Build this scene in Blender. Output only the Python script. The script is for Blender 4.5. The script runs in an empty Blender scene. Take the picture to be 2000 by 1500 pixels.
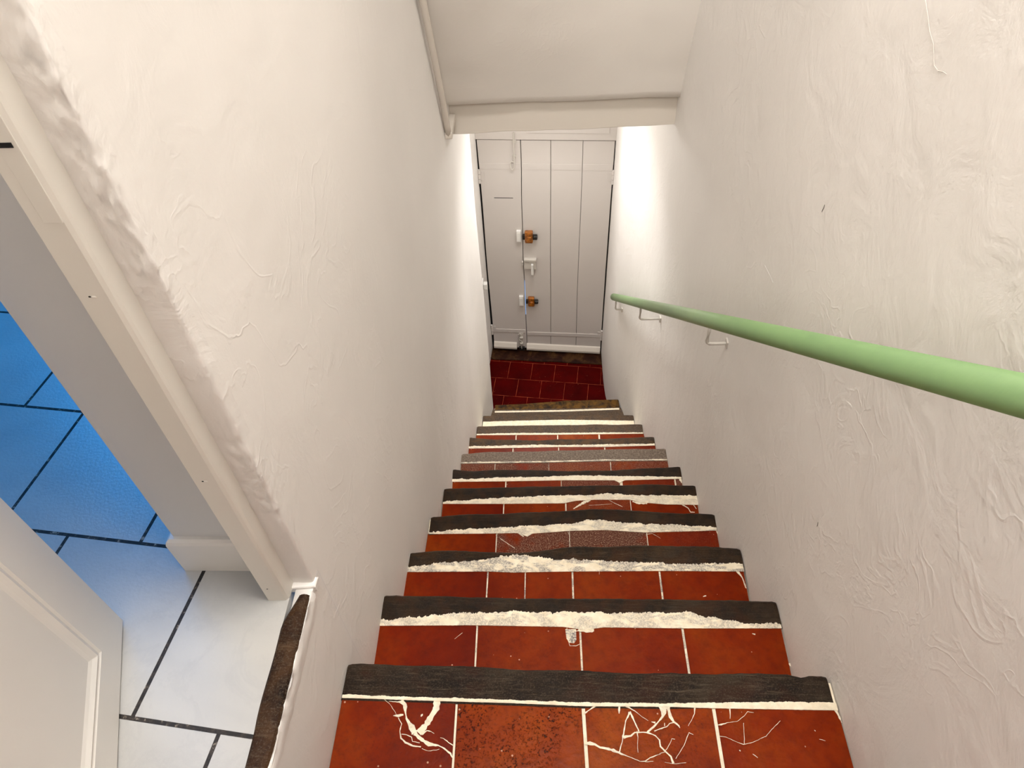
import bpy, bmesh, math, random
from mathutils import Vector, Matrix, noise
random.seed(7)
sc = bpy.context.scene
C = sc.collection

# ---------------------------------------------------------------- camera
CZ = 3.7555
cd = bpy.data.cameras.new('camera'); cam = bpy.data.objects.new('camera', cd); C.objects.link(cam)
cd.sensor_width = 36.0; cd.lens = 1381.32 / 2000 * 36.0; cd.clip_start = 0.02
_R = Vector((0.99878, 0.02904, -0.039927)); _U = Vector((0.006198, 0.728557, 0.684957)); _F = Vector((-0.048981, 0.684369, -0.727488))
cam.matrix_world = Matrix(((_R.x, _U.x, -_F.x, 0), (_R.y, _U.y, -_F.y, 0), (_R.z, _U.z, -_F.z, CZ), (0, 0, 0, 1)))
sc.camera = cam

# ---------------------------------------------------------------- world and light
w = bpy.data.worlds.new('sky'); sc.world = w; w.use_nodes = True
w.node_tree.nodes['Background'].inputs[0].default_value = (0.25, 0.5, 1.0, 1)
w.node_tree.nodes['Background'].inputs[1].default_value = 1.0
sc.view_settings.view_transform = 'Standard'; sc.view_settings.look = 'None'
sc.view_settings.exposure = 0.54; sc.view_settings.gamma = 1.0
try: sc.view_settings.use_curve_mapping = False
except Exception: pass

def area(name, loc, target, sx, sy, power, col, spread=180):
    l = bpy.data.lights.new(name, 'AREA'); l.shape = 'RECTANGLE'; l.size = sx; l.size_y = sy
    l.energy = power; l.color = col; l.spread = math.radians(spread)
    o = bpy.data.objects.new(name, l); C.objects.link(o); o.location = loc
    o.rotation_euler = (Vector(target) - Vector(loc)).to_track_quat('-Z', 'Y').to_euler()
    return o
def bulb(name, loc, radius, power, col):
    l = bpy.data.lights.new(name, 'POINT'); l.shadow_soft_size = radius; l.energy = power; l.color = col
    o = bpy.data.objects.new(name, l); C.objects.link(o); o.location = loc
    return o
# lamp on the stairwell ceiling high above the stairs
area('stair_lamp_light', (0.12, 0.56, 6.05), (0.07, 0.7, 0), 0.6, 0.6, 47, (1.0, 0.965, 0.92))
# added narrow fill from behind the camera, aimed to brighten the soffit
area('soffit_fill_light', (0.07, -0.97, 4.6), (0.07, 2.45, 2.8), 0.7, 0.7, 1.6, (1.0, 0.96, 0.90), 28)
# lamp on the low ceiling of the entrance hall behind the beam
bulb('entrance_lamp_light', (-0.02, 3.36, 2.26), 0.07, 4.0, (1.0, 0.97, 0.93))
area('entrance_fill_panel', (0.0, 3.38, 2.36), (0.0, 2.7, 0.2), 0.45, 0.3, 5.2, (1.0, 0.97, 0.94), 110)  # added fill panel, tilted to brighten the lower stairs and walls
# cold daylight through the window of the room beside the stairs
area('room_window_light', (-1.9, 2.5, 4.3), (-0.85, 0.7, 2.65), 0.9, 0.8, 19, (0.004, 0.34, 1.0))
# added weak warm fill to brighten that room
bulb('room_fill_light', (-1.7, 1.0, 4.6), 0.1, 0.6, (1.0, 0.95, 0.88))
sc.cycles.max_bounces = 12; sc.cycles.diffuse_bounces = 6

# ---------------------------------------------------------------- helpers
def nt(name):
    m = bpy.data.materials.new(name); m.use_nodes = True
    t = m.node_tree; b = t.nodes['Principled BSDF']
    return m, t, b
class G:
    """small node builder"""
    def __init__(s, name, rough=0.6):
        s.m, s.t, s.b = nt(name); s.b.inputs['Roughness'].default_value = rough
    def n(s, typ, **kw):
        x = s.t.nodes.new(typ)
        for k, v in kw.items():
            if k.startswith('i_'):
                key = k[2:]; key = int(key) if key.isdigit() else key
                s.put(x.inputs[key], v)
            else: setattr(x, k, v)
        return x
    def put(s, sock, v):
        if hasattr(v, 'is_output') or isinstance(v, bpy.types.NodeSocket): s.t.links.new(v, sock)
        else: sock.default_value = v
    def coord(s, kind='Object', scale=(1, 1, 1), rot=(0, 0, 0), loc=(0, 0, 0)):
        c = s.n('ShaderNodeTexCoord'); mp = s.n('ShaderNodeMapping')
        s.t.links.new(c.outputs[kind], mp.inputs[0])
        mp.inputs['Scale'].default_value = scale; mp.inputs['Rotation'].default_value = rot; mp.inputs['Location'].default_value = loc
        return mp.outputs[0]
    def noise(s, vec, scale, detail=4, rough=0.55, dist=0.0):
        x = s.n('ShaderNodeTexNoise'); s.t.links.new(vec, x.inputs['Vector'])
        x.inputs['Scale'].default_value = scale; x.inputs['Detail'].default_value = detail
        x.inputs['Roughness'].default_value = rough; x.inputs['Distortion'].default_value = dist
        return x.outputs['Fac']
    def ramp(s, fac, stops, interp='LINEAR'):
        x = s.n('ShaderNodeValToRGB'); s.t.links.new(fac, x.inputs[0]); r = x.color_ramp; r.interpolation = interp
        while len(r.elements) > 1: r.elements.remove(r.elements[-1])
        for i, (p, c) in enumerate(stops):
            e = r.elements[0] if i == 0 else r.elements.new(p)
            e.position = p; e.color = (*c, 1) if len(c) == 3 else c
        return x.outputs[0]
    def mix(s, fac, a, b, mode='MIX'):
        x = s.n('ShaderNodeMix', data_type='RGBA', blend_type=mode)
        s.put(x.inputs[0], fac); 
        for sock, v in ((x.inputs[6], a), (x.inputs[7], b)):
            s.put(sock, (*v, 1) if isinstance(v, tuple) and len(v) == 3 else v)
        return x.outputs[2]
    def math(s, op, a, b=0.0, clamp=False):
        x = s.n('ShaderNodeMath', operation=op, use_clamp=clamp); s.put(x.inputs[0], a); s.put(x.inputs[1], b); return x.outputs[0]
    def bump(s, h, strength=0.3, dist=0.01, prev=None):
        x = s.n('ShaderNodeBump'); x.inputs['Strength'].default_value = strength; x.inputs['Distance'].default_value = dist
        s.t.links.new(h, x.inputs['Height'])
        if prev is not None: s.t.links.new(prev, x.inputs['Normal'])
        return x.outputs[0]
    def done(s, col=None, nrm=None, rough=None, coat=None):
        if col is not None: s.put(s.b.inputs['Base Color'], (*col, 1) if isinstance(col, tuple) and len(col) == 3 else col)
        if nrm is not None: s.t.links.new(nrm, s.b.inputs['Normal'])
        if rough is not None: s.put(s.b.inputs['Roughness'], rough)
        if coat is not None: s.b.inputs['Coat Weight'].default_value = coat[0]; s.b.inputs['Coat Roughness'].default_value = coat[1]
        return s.m
def lin(r, g, b):
    f = lambda c: (c / 255 / 12.92) if c / 255 <= .04045 else ((c / 255 + .055) / 1.055) ** 2.4
    return (f(r), f(g), f(b))

# ---------------------------------------------------------------- materials
def plaster(name, col, coarse=0.5, fine=0.4, ridges=0.3):
    g = G(name, 0.62); v = g.coord()
    n1 = g.noise(v, 1.3, 3, 0.5, 0.4); n2 = g.noise(v, 9, 5, 0.6, 0.8); n3 = g.noise(v, 95, 3, 0.6)
    sv = g.coord(scale=(1, 1, 0.25)); n4 = g.noise(sv, 14, 4, 0.55, 1.0)
    vo = g.n('ShaderNodeTexVoronoi', feature='F1'); g.t.links.new(v, vo.inputs['Vector']); vo.inputs['Scale'].default_value = 11
    pit = g.math('GREATER_THAN', 0.035, vo.outputs['Distance'])
    c = g.ramp(n1, [(0.3, tuple(x * 0.95 for x in col)), (0.7, tuple(min(1, x * 1.03) for x in col))])
    # trowel ridges: thin lines of a distorted noise
    rd = g.noise(v, 5.5, 3, 0.5, 1.6)
    ridge = g.math('SUBTRACT', 1.0, g.math('MULTIPLY', g.math('ABSOLUTE', g.math('SUBTRACT', rd, 0.5)), 34.0), True)
    patch = g.ramp(g.noise(v, 1.7, 2, 0.5), [(0.48, (0, 0, 0)), (0.62, (1, 1, 1))])
    ridge = g.math('MULTIPLY', ridge, patch)
    b = g.bump(n2, coarse, 0.008); b = g.bump(n4, coarse * 0.5, 0.005, b); b = g.bump(n3, fine, 0.0012, b)
    b = g.bump(ridge, ridges, 0.002, b); b = g.bump(pit, 0.3, -0.002, b)
    return g.done(c, b)
WALLC = (0.835, 0.812, 0.785)
M = {}
M['plaster'] = plaster('wall_plaster', WALLC)
M['plaster_smooth'] = plaster('smooth_wall_plaster', WALLC, 0.25, 0.2, 0.2)
M['plaster_rough'] = plaster('rough_plaster', WALLC, 0.5, 0.4)
M['soffit'] = plaster('soffit_plaster', (0.80, 0.765, 0.72), 0.2, 0.15, 0.12)
def paint(name, col, rough=0.45, bump=0.08):
    g = G(name, rough); v = g.coord(); n = g.noise(v, 30, 4); n2 = g.noise(v, 3, 3)
    c = g.ramp(n2, [(0.3, tuple(x * 0.96 for x in col)), (0.7, col)])
    return g.done(c, g.bump(n, bump, 0.004))
M['grey_wall'] = paint('room_wall_paint', (0.66, 0.655, 0.64), 0.7, 0.04)
M['casing'] = paint('casing_paint', (0.74, 0.71, 0.65), 0.5, 0.12)
M['room_door'] = paint('room_door_paint', (0.78, 0.75, 0.70), 0.45, 0.03)
M['door_paint'] = paint('entrance_door_paint', (0.63, 0.59, 0.56), 0.55, 0.12)
M['beam_paint'] = paint('beam_paint', (0.64, 0.59, 0.525), 0.5, 0.12)
M['metal_paint'] = paint('painted_iron', (0.60, 0.57, 0.52), 0.4, 0.12)
M['white_plastic'] = paint('white_plastic', (0.80, 0.79, 0.76), 0.35, 0.0)
M['dim_back_wall'] = paint('bounce_cut_tone', (0.44, 0.40, 0.36), 0.6, 0.1)  # unseen back wall, toned down to cut bounce onto the doorway reveal
M['ceiling'] = paint('ceiling_paint', (0.80, 0.77, 0.72), 0.8, 0.05)
M['black'] = paint('black_iron', (0.012, 0.011, 0.010), 0.45, 0.1)
M['dark'] = paint('dark_gap', (0.006, 0.006, 0.007), 0.9, 0.0)
M['mark'] = paint('dark_nick', (0.10, 0.085, 0.07), 0.8, 0.0)
M['mark_soft'] = paint('hairline_crack', (0.62, 0.585, 0.54), 0.8, 0.0)  # pale tone of the hairline crack in the plaster
def rail_mat():
    g = G('green_rail_paint', 0.42); v = g.coord(); n = g.noise(v, 4, 4); n2 = g.noise(v, 160, 3)
    c = g.ramp(n, [(0.3, lin(114, 148, 98)), (0.55, lin(124, 158, 104)), (0.8, lin(136, 166, 110))])
    return g.done(c, g.bump(n2, 0.08, 0.002), coat=(0.25, 0.35))
M['rail'] = rail_mat()
def amber():
    g = G('varnished_brown_metal', 0.3); v = g.coord(); n = g.noise(v, 60, 3)
    return g.done(g.ramp(n, [(0.35, lin(95, 48, 8)), (0.65, lin(176, 105, 26))]), coat=(0.6, 0.15))
M['amber'] = amber()

def tile_mat():
    g = G('terracotta_tile', 0.38); v = g.coord(); oi = g.n('ShaderNodeObjectInfo')
    sp = g.n('ShaderNodeSeparateColor'); g.t.links.new(oi.outputs['Color'], sp.inputs[0])
    orange, grey, pits = sp.outputs[0], sp.outputs[1], sp.outputs[2]
    n = g.noise(v, 5, 5, 0.6, 0.5); n2 = g.noise(v, 40, 4, 0.6); n3 = g.noise(v, 260, 3, 0.7)
    base = g.ramp(n, [(0.25, lin(84, 10, 1)), (0.5, lin(114, 28, 3)), (0.75, lin(124, 40, 6))])
    wear = g.ramp(n, [(0.25, lin(110, 31, 3)), (0.5, lin(136, 54, 5)), (0.75, lin(156, 79, 12))])
    c = g.mix(orange, base, wear)
    c = g.mix(g.ramp(n2, [(0.45, (0, 0, 0)), (0.75, (0.45,) * 3)]), c, lin(70, 18, 8))
    # sanded grey areas with grains of filler
    n4 = g.noise(v, 7, 4, 0.6)
    gm = g.math('MULTIPLY', g.ramp(n4, [(0.34, (0, 0, 0)), (0.5, (1, 1, 1))]), grey)
    gcol = g.ramp(n3, [(0.35, lin(70, 30, 22)), (0.52, lin(98, 62, 50)), (0.64, lin(150, 122, 100)), (0.75, lin(200, 182, 156))])
    c = g.mix(gm, c, gcol)
    # dark pits
    n5 = g.noise(v, 150, 4, 0.75); n6 = g.noise(v, 9, 2)
    pm = g.math('MULTIPLY', g.ramp(n5, [(0.53, (0, 0, 0)), (0.6, (1, 1, 1))]), g.math('MULTIPLY', pits, g.ramp(n6, [(0.35, (0, 0, 0)), (0.55, (1, 1, 1))])))
    c = g.mix(pm, c, lin(38, 16, 12))
    # tiny chips and splashes
    vo = g.n('ShaderNodeTexVoronoi', feature='F1'); g.t.links.new(v, vo.inputs['Vector']); vo.inputs['Scale'].default_value = 52
    vo.inputs['Randomness'].default_value = 1.0
    spk = g.math('MULTIPLY', g.math('LESS_THAN', vo.outputs['Distance'], 0.095), g.ramp(g.noise(v, 19, 2), [(0.55, (0, 0, 0)), (0.6, (1, 1, 1))]))
    c = g.mix(g.math('MULTIPLY', spk, 0.7), c, lin(215, 170, 140))
    b = g.bump(n2, 0.35, 0.003); b = g.bump(n3, 0.15, 0.001, b); b = g.bump(pm, 0.5, -0.001, b)
    r = g.math('ADD', 0.34, g.math('MULTIPLY', gm, 0.35))
    g.b.inputs['Specular IOR Level'].default_value = 0.07
    return g.done(c, b, r)
M['tile'] = tile_mat()
def mortar_mat():
    g = G('cream_filler', 0.75); v = g.coord(); oi = g.n('ShaderNodeObjectInfo')
    sp = g.n('ShaderNodeSeparateColor'); g.t.links.new(oi.outputs['Color'], sp.inputs[0])
    n = g.noise(v, 300, 3, 0.8); n1 = g.noise(g.coord(scale=(1, 2.2, 1)), 16, 4, 0.6, 0.6); n2 = g.noise(v, 60, 3)
    cream = g.ramp(n2, [(0.3, lin(232, 219, 192)), (0.7, lin(250, 241, 219))])
    gc = g.ramp(n, [(0.4, lin(98, 92, 90)), (0.5, lin(150, 146, 142)), (0.58, lin(225, 215, 196))])
    m = g.math('MULTIPLY', g.ramp(n1, [(0.44, (0, 0, 0)), (0.54, (1, 1, 1))]), sp.outputs[0])
    return g.done(g.mix(m, cream, gc), g.bump(n2, 0.5, 0.003))
M['mortar'] = mortar_mat()
def wood_mat(name, dark, mid, light, ochre):
    g = G(name, 0.55); oi = g.n('ShaderNodeObjectInfo'); sp = g.n('ShaderNodeSeparateColor'); g.t.links.new(oi.outputs['Color'], sp.inputs[0])
    och, grey, worn = sp.outputs[0], sp.outputs[1], sp.outputs[2]
    vs = g.coord(scale=(0.09, 1, 1)); v = g.coord()
    fib = g.noise(vs, 190, 6, 0.7, 0.35); fib2 = g.noise(g.coord(scale=(0.05, 1, 1)), 380, 3, 0.7, 0.2)
    blot = g.noise(v, 6, 5, 0.65, 0.5); spk = g.noise(v, 330, 3, 0.75)
    c = g.ramp(blot, [(0.36, dark), (0.5, mid), (0.66, light)])
    c = g.mix(g.ramp(g.noise(v, 11, 4, 0.6), [(0.5, (0, 0, 0)), (0.62, (0.7,) * 3)]), c, lin(40, 14, 6))
    c = g.mix(g.math('MULTIPLY', g.ramp(fib, [(0.52, (0, 0, 0)), (0.70, (0.95,) * 3)]), g.math('ADD', 0.22, worn), True), c, lin(84, 72, 56))
    c = g.mix(g.ramp(fib2, [(0.3, (0.8,) * 3), (0.48, (0, 0, 0))]), c, lin(18, 11, 7))
    c = g.mix(g.math('MULTIPLY', g.ramp(g.noise(v, 22, 5, 0.7, 0.6), [(0.38, (0, 0, 0)), (0.62, (1, 1, 1))]), och), c, ochre)
    c = g.mix(g.math('MULTIPLY', g.ramp(spk, [(0.52, (0, 0, 0)), (0.66, (1, 1, 1))]), g.math('ADD', 0.08, g.math('MULTIPLY', worn, 0.5))), c, lin(98, 86, 70))
    gc = g.ramp(g.noise(v, 120, 5, 0.8), [(0.3, lin(82, 68, 58)), (0.5, lin(118, 104, 92)), (0.7, lin(160, 146, 130))])
    c = g.mix(g.math('MULTIPLY', grey, 0.9), c, gc)
    b = g.bump(fib, 0.5, 0.004); b = g.bump(blot, 0.3, 0.006, b)
    g.b.inputs['Specular IOR Level'].default_value = 0.15
    return g.done(c, b, 0.5)
M['wood'] = wood_mat('dark_nosing_wood', lin(14, 6, 3), lin(30, 20, 13), lin(48, 38, 28), lin(104, 72, 24))
M['sill_wood'] = wood_mat('sill_wood', lin(18, 7, 3), lin(36, 18, 8), lin(64, 40, 20), lin(92, 62, 34))
def sill_stone():
    g = G('worn_dark_threshold', 0.6); v = g.coord(); n = g.noise(v, 12, 6, 0.65, 0.5); n2 = g.noise(v, 60, 4)
    g.b.inputs['Specular IOR Level'].default_value = 0.1
    c = g.ramp(n, [(0.3, lin(20, 5, 1)), (0.5, lin(44, 20, 9)), (0.66, lin(74, 50, 24)), (0.85, lin(112, 92, 54))])
    return g.done(c, g.bump(n2, 0.5, 0.006))
M['threshold'] = sill_stone()
def brickmat(name, alpha, u0, v0, bw, rh, mortar, rowoff, build, rough):
    g = G(name, rough)
    a = g.coord(rot=(0, 0, alpha), loc=(-u0, -v0, 0))
    br = g.n('ShaderNodeTexBrick'); g.t.links.new(a, br.inputs['Vector'])
    br.offset = rowoff; br.offset_frequency = 2; br.squash = 1.0
    br.inputs['Scale'].default_value = 1.0; br.inputs['Mortar Size'].default_value = mortar; br.inputs['Mortar Smooth'].default_value = 0.1
    br.inputs['Brick Width'].default_value = bw; br.inputs['Row Height'].default_value = rh; br.inputs['Bias'].default_value = 0
    br.inputs['Color1'].default_value = (0, 0, 0, 1); br.inputs['Color2'].default_value = (1, 1, 1, 1)
    return build(g, br)
def marble(g, br):
    v = g.coord(); n = g.noise(v, 7, 7, 0.7, 0.7); n2 = g.noise(v, 2.2, 4, 0.55, 0.8)
    vein = g.math('SUBTRACT', 1.0, g.math('MULTIPLY', g.math('ABSOLUTE', g.math('SUBTRACT', n, 0.5)), 22.0), True)
    c = g.ramp(n2, [(0.3, (0.41, 0.415, 0.41)), (0.5, (0.50, 0.495, 0.475)), (0.7, (0.57, 0.56, 0.53))])
    c = g.mix(g.math('MULTIPLY', vein, 0.16), c, (0.36, 0.365, 0.37))
    gr = g.noise(v, 90, 3, 0.7)
    gc = g.ramp(gr, [(0.45, lin(22, 17, 13)), (0.6, lin(58, 48, 40)), (0.68, lin(150, 140, 125))])
    c = g.mix(br.outputs['Fac'], c, gc)
    b = g.bump(g.noise(v, 170, 3), 0.22, 0.002); b = g.bump(br.outputs['Fac'], 0.6, -0.003, b)
    g.b.inputs['Specular IOR Level'].default_value = 0.75
    return g.done(c, b, g.math('ADD', 0.3, g.math('MULTIPLY', br.outputs['Fac'], 0.5)))
M['marble'] = brickmat('marble_floor_tile', 0.1194, -0.671 + 0.143, 0.2713, 0.286, 0.286, 0.0035, 0.5, marble, 0.3)
def redtile(g, br):
    v = g.coord(); n = g.noise(v, 6, 4); vo = g.noise(v, 130, 3, 0.75)
    c = g.ramp(n, [(0.3, lin(52, 0, 0)), (0.7, lin(76, 1, 0))])
    c = g.mix(g.math('MULTIPLY', br.outputs['Fac'], g.ramp(g.noise(v, 14, 3), [(0.3, (0.1,) * 3), (0.6, (0.9,) * 3)])), c, lin(190, 92, 60))
    sp = g.math('MULTIPLY', g.ramp(vo, [(0.66, (0, 0, 0)), (0.70, (1, 1, 1))]), g.ramp(g.noise(v, 8, 2), [(0.5, (0, 0, 0)), (0.6, (1, 1, 1))]))
    c = g.mix(g.math('MULTIPLY', sp, 0.7), c, lin(215, 150, 110))
    g.b.inputs['Specular IOR Level'].default_value = 0.04
    return g.done(c, g.bump(br.outputs['Fac'], 0.4, -0.002), 0.5)
M['red_floor'] = brickmat('red_painted_tile', 0.1046, -0.577 + 0.085, 3.368, 0.170, 0.172, 0.0011, 0.5, redtile, 0.35)
def glow(name, col, s):
    m = bpy.data.materials.new(name); m.use_nodes = True; b = m.node_tree.nodes['Principled BSDF']
    b.inputs['Base Color'].default_value = (.9, .88, .82, 1); b.inputs['Emission Color'].default_value = (*col, 1); b.inputs['Emission Strength'].default_value = s
    return m
M['lamp_glass'] = glow('lamp_glass', (1.0, 0.93, 0.84), 3.0)
g = G('window_glass', 0.05); g.b.inputs['Transmission Weight'].default_value = 1.0; g.b.inputs['Base Color'].default_value = (.95, .97, 1, 1); M['glass'] = g.m

# ---------------------------------------------------------------- mesh helpers
def obj(name, bm, mat, parent=None, smooth=False, color=None):
    bmesh.ops.recalc_face_normals(bm, faces=bm.faces[:])
    me = bpy.data.meshes.new(name); bm.to_mesh(me); bm.free()
    o = bpy.data.objects.new(name, me); C.objects.link(o)
    if mat is not None: me.materials.append(M[mat])
    if smooth:
        for p in me.polygons: p.use_smooth = True
    if parent is not None: o.parent = parent
    if color: o.color = (*color, 1)
    return o
def empty(name, loc=(0, 0, 0)):
    o = bpy.data.objects.new(name, None); C.objects.link(o); o.location = loc; o.empty_display_size = 0.05
    return o
def child(name, bm, mat, parent, **kw):
    """mesh given in world coordinates, parented to an empty that is only translated"""
    o = obj(name, bm, mat, None, **kw)
    off = Vector((0, 0, 0)); p = parent
    while p is not None: off += p.location; p = p.parent
    o.data.transform(Matrix.Translation(-off)); o.parent = parent
    return o
def tag(o, label=None, cat=None, group=None, kind=None):
    if label: o['label'] = label
    if cat: o['category'] = cat
    if group: o['group'] = group
    if kind: o['kind'] = kind
    return o
def struct(name, bm, mat, **kw):
    o = obj(name, bm, mat, **kw); o['kind'] = 'structure'; return o
def add_box(bm, x0, x1, y0, y1, z0, z1, bev=0.0, mtx=None):
    r = bmesh.ops.create_cube(bm, size=1.0); vs = r['verts']
    for v in vs:
        v.co = Vector(((x0 + x1) / 2 + v.co.x * (x1 - x0), (y0 + y1) / 2 + v.co.y * (y1 - y0), (z0 + z1) / 2 + v.co.z * (z1 - z0)))
    if bev > 0:
        es = list({e for v in vs for e in v.link_edges})
        rr = bmesh.ops.bevel(bm, geom=es, offset=bev, segments=2, profile=0.6, affect='EDGES'); vs = list({v for f in rr['faces'] for v in f.verts} | {v for v in vs if v.is_valid})
    if mtx is not None:
        for v in vs: v.co = mtx @ v.co
    return vs
def box(*a, **k):
    bm = bmesh.new(); add_box(bm, *a, **k); return bm
def add_prism(bm, poly, z0, z1, ch=0.0):
    """closed plan polygon extruded in z, with a small chamfer on top"""
    c = Vector((sum(p[0] for p in poly) / len(poly), sum(p[1] for p in poly) / len(poly)))
    ar = sum(poly[i][0] * poly[(i + 1) % len(poly)][1] - poly[(i + 1) % len(poly)][0] * poly[i][1] for i in range(len(poly)))
    if ar < 0: poly = poly[::-1]
    lo = [bm.verts.new((p[0], p[1], z0)) for p in poly]
    hi = [bm.verts.new((p[0], p[1], z1 - ch)) for p in poly]
    n = len(poly)
    for i in range(n): bm.faces.new((lo[i], lo[(i + 1) % n], hi[(i + 1) % n], hi[i]))
    if ch > 0:
        top = []
        for i, p in enumerate(poly):
            a = Vector(poly[i - 1][:2]); b = Vector(p[:2]); d = Vector(poly[(i + 1) % n][:2])
            e1 = (b - a).normalized(); e2 = (d - b).normalized()
            nn = Vector((-e1.y - e2.y, e1.x + e2.x)); nn = nn.normalized() if nn.length > 1e-6 else Vector((-e1.y, e1.x))
            q = b + nn * ch; top.append(bm.verts.new((q.x, q.y, z1)))
        for i in range(n): bm.faces.new((hi[i], hi[(i + 1) % n], top[(i + 1) % n], top[i]))
        bm.faces.new(top)
    else: bm.faces.new(hi)
    bm.faces.new(lo[::-1])
def tube(bm, pts, rad, seg=16, cap=True, flat=1.0):
    """round bar through points; rad is a number or list"""
    n = len(pts); pts = [Vector(p) for p in pts]; rings = []
    up = Vector((0, 0, 1))
    for i, p in enumerate(pts):
        t = (pts[min(i + 1, n - 1)] - pts[max(i - 1, 0)]).normalized()
        s = t.cross(up)
        if s.length < 1e-3: s = t.cross(Vector((0, 1, 0)))
        s.normalize(); u = s.cross(t); r = rad[i] if isinstance(rad, (list, tuple)) else rad
        rings.append([bm.verts.new(p + s * math.cos(a) * r + u * math.sin(a) * r * flat) for a in [2 * math.pi * k / seg for k in range(seg)]])
    for i in range(n - 1):
        for k in range(seg):
            bm.faces.new((rings[i][k], rings[i][(k + 1) % seg], rings[i + 1][(k + 1) % seg], rings[i + 1][k]))
    if cap: bm.faces.new(rings[0][::-1]); bm.faces.new(rings[-1])
def grid(bm, fn, us, vs):
    g = [[bm.verts.new(fn(u, v)) for v in vs] for u in us]
    for i in range(len(us) - 1):
        for j in range(len(vs) - 1):
            bm.faces.new((g[i][j], g[i + 1][j], g[i + 1][j + 1], g[i][j + 1]))
    return g
def frange(a, b, step):
    n = max(1, int(round((b - a) / step))); return [a + (b - a) * i / n for i in range(n + 1)]
def lerp_poly(poly, x):
    """y on a polyline given x"""
    if x <= poly[0][0]:
        return poly[0][1]
    for a, b in zip(poly, poly[1:]):
        if x <= b[0]: return a[1] + (b[1] - a[1]) * (x - a[0]) / max(1e-9, b[0] - a[0])
    return poly[-1][1]
def nz(x, y, z, s): return noise.noise(Vector((x * s, y * s, z * s)))
def wav(x, y, z, k=1.0):
    return k * (0.006 * nz(x, y, z * 0.6, 1.6) + 0.0022 * nz(x + 5, y, z * 0.5, 6) + 0.0007 * nz(x, y + 9, z, 22))

# ---------------------------------------------------------------- measured stair data (metres; x across, y down the stairs, z height)
Z=[2.3511, 2.1374, 1.9237, 1.7099, 1.4962, 1.2824, 1.0687, 0.855, 0.6412, 0.4275, 0.2137]
F=[
[[-0.4018,0.5543],[-0.3189,0.5554],[-0.1743,0.5532],[0.0692,0.5464],[0.3277,0.5449],[0.4654,0.5468],[0.4894,0.5413],[0.5018,0.5444],[0.536,0.5448]],
[[-0.4079,0.8082],[-0.2779,0.8094],[-0.0881,0.8057],[0.0993,0.8061],[0.2847,0.8051],[0.456,0.8054],[0.5467,0.8036]],
[[-0.4043,1.0522],[-0.3293,1.0577],[-0.2238,1.0567],[-0.0889,1.0525],[0.0302,1.0666],[0.0899,1.0737],[0.2682,1.078],[0.4594,1.0774],[0.5529,1.0696]],
[[-0.3952,1.3102],[-0.2944,1.3187],[-0.1551,1.3252],[0.036,1.334],[0.1401,1.3425],[0.2265,1.3427],[0.329,1.3349],[0.4476,1.3271],[0.5573,1.3235]],
[[-0.3983,1.5746],[-0.3347,1.5771],[-0.1363,1.5821],[0.0612,1.5871],[0.2578,1.5921],[0.4532,1.5946],[0.5651,1.59]],
[[-0.4077,1.8254],[-0.3178,1.8145],[-0.2183,1.8226],[-0.0193,1.8198],[0.1124,1.8144],[0.2875,1.8197],[0.3971,1.8278],[0.5679,1.8386]],
[[-0.4088,2.0742],[-0.291,2.0832],[0.0769,2.0918],[0.321,2.1005],[0.5634,2.1031]],
[[-0.409,2.348],[-0.2917,2.3337],[-0.0493,2.3261],[0.0578,2.3327],[0.2981,2.3354],[0.5566,2.3482]],
[[-0.4004,2.6001],[-0.2003,2.6069],[0.093,2.6094],[0.3263,2.6122],[0.5408,2.6112]],
[[-0.395,2.8654],[-0.1843,2.8559],[-0.0257,2.8676],[0.2587,2.8661],[0.5319,2.8646]],
[[-0.3465,3.1441],[-0.1645,3.1521],[0.11,3.1779],[0.4797,3.1892]]]
N=[
[[-0.3921,0.4925],[-0.3092,0.4909],[-0.2091,0.4895],[-0.1098,0.4881],[0.06,0.485],[0.2218,0.4856],[0.4143,0.4914],[0.5332,0.4923]],
[[-0.3988,0.7421],[-0.3584,0.7464],[-0.2971,0.7548],[-0.2107,0.7622],[-0.0129,0.7668],[0.0975,0.7667],[0.3409,0.7691],[0.3987,0.7544],[0.4566,0.7449],[0.5427,0.7434]],
[[-0.4006,1.0009],[-0.3245,1.0112],[-0.2361,1.02],[-0.1626,1.032],[-0.1035,1.0407],[-0.0441,1.0378],[0.0149,1.0283],[0.1176,1.0273],[0.2628,1.0202],[0.3779,1.0161],[0.5476,1.0189]],
[[-0.3917,1.2463],[-0.2725,1.2587],[-0.1357,1.2671],[-0.0161,1.2736],[0.1034,1.2839],[0.1296,1.298],[0.2227,1.2884],[0.3236,1.2809],[0.441,1.2774],[0.5535,1.2701]],
[[-0.3943,1.5111],[-0.3105,1.5182],[-0.1348,1.5302],[0.0213,1.5398],[0.1574,1.5401],[0.216,1.5495],[0.3314,1.5404],[0.5617,1.5408]],
[[-0.405,1.7686],[-0.3257,1.7686],[-0.2163,1.7767],[-0.0194,1.7794],[0.1116,1.7875],[0.2851,1.7849],[0.4574,1.7822],[0.5644,1.7796]],
[[-0.4045,2.0192],[-0.021,2.0248],[0.2683,2.0335],[0.5603,2.0362]],
[[-0.4044,2.2828],[-0.2626,2.2858],[-0.0492,2.2921],[0.0837,2.2884],[0.2956,2.2946],[0.5564,2.2973]],
[[-0.3995,2.5395],[-0.1985,2.5463],[0.0338,2.5455],[0.3225,2.5482],[0.5404,2.5474]],
[[-0.3951,2.8113],[-0.1834,2.8185],[0.1001,2.8254],[0.5275,2.8152]],
[[-0.3506,3.085],[0.1083,3.0914],[0.379,3.1033],[0.4804,3.1072]]]
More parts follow.
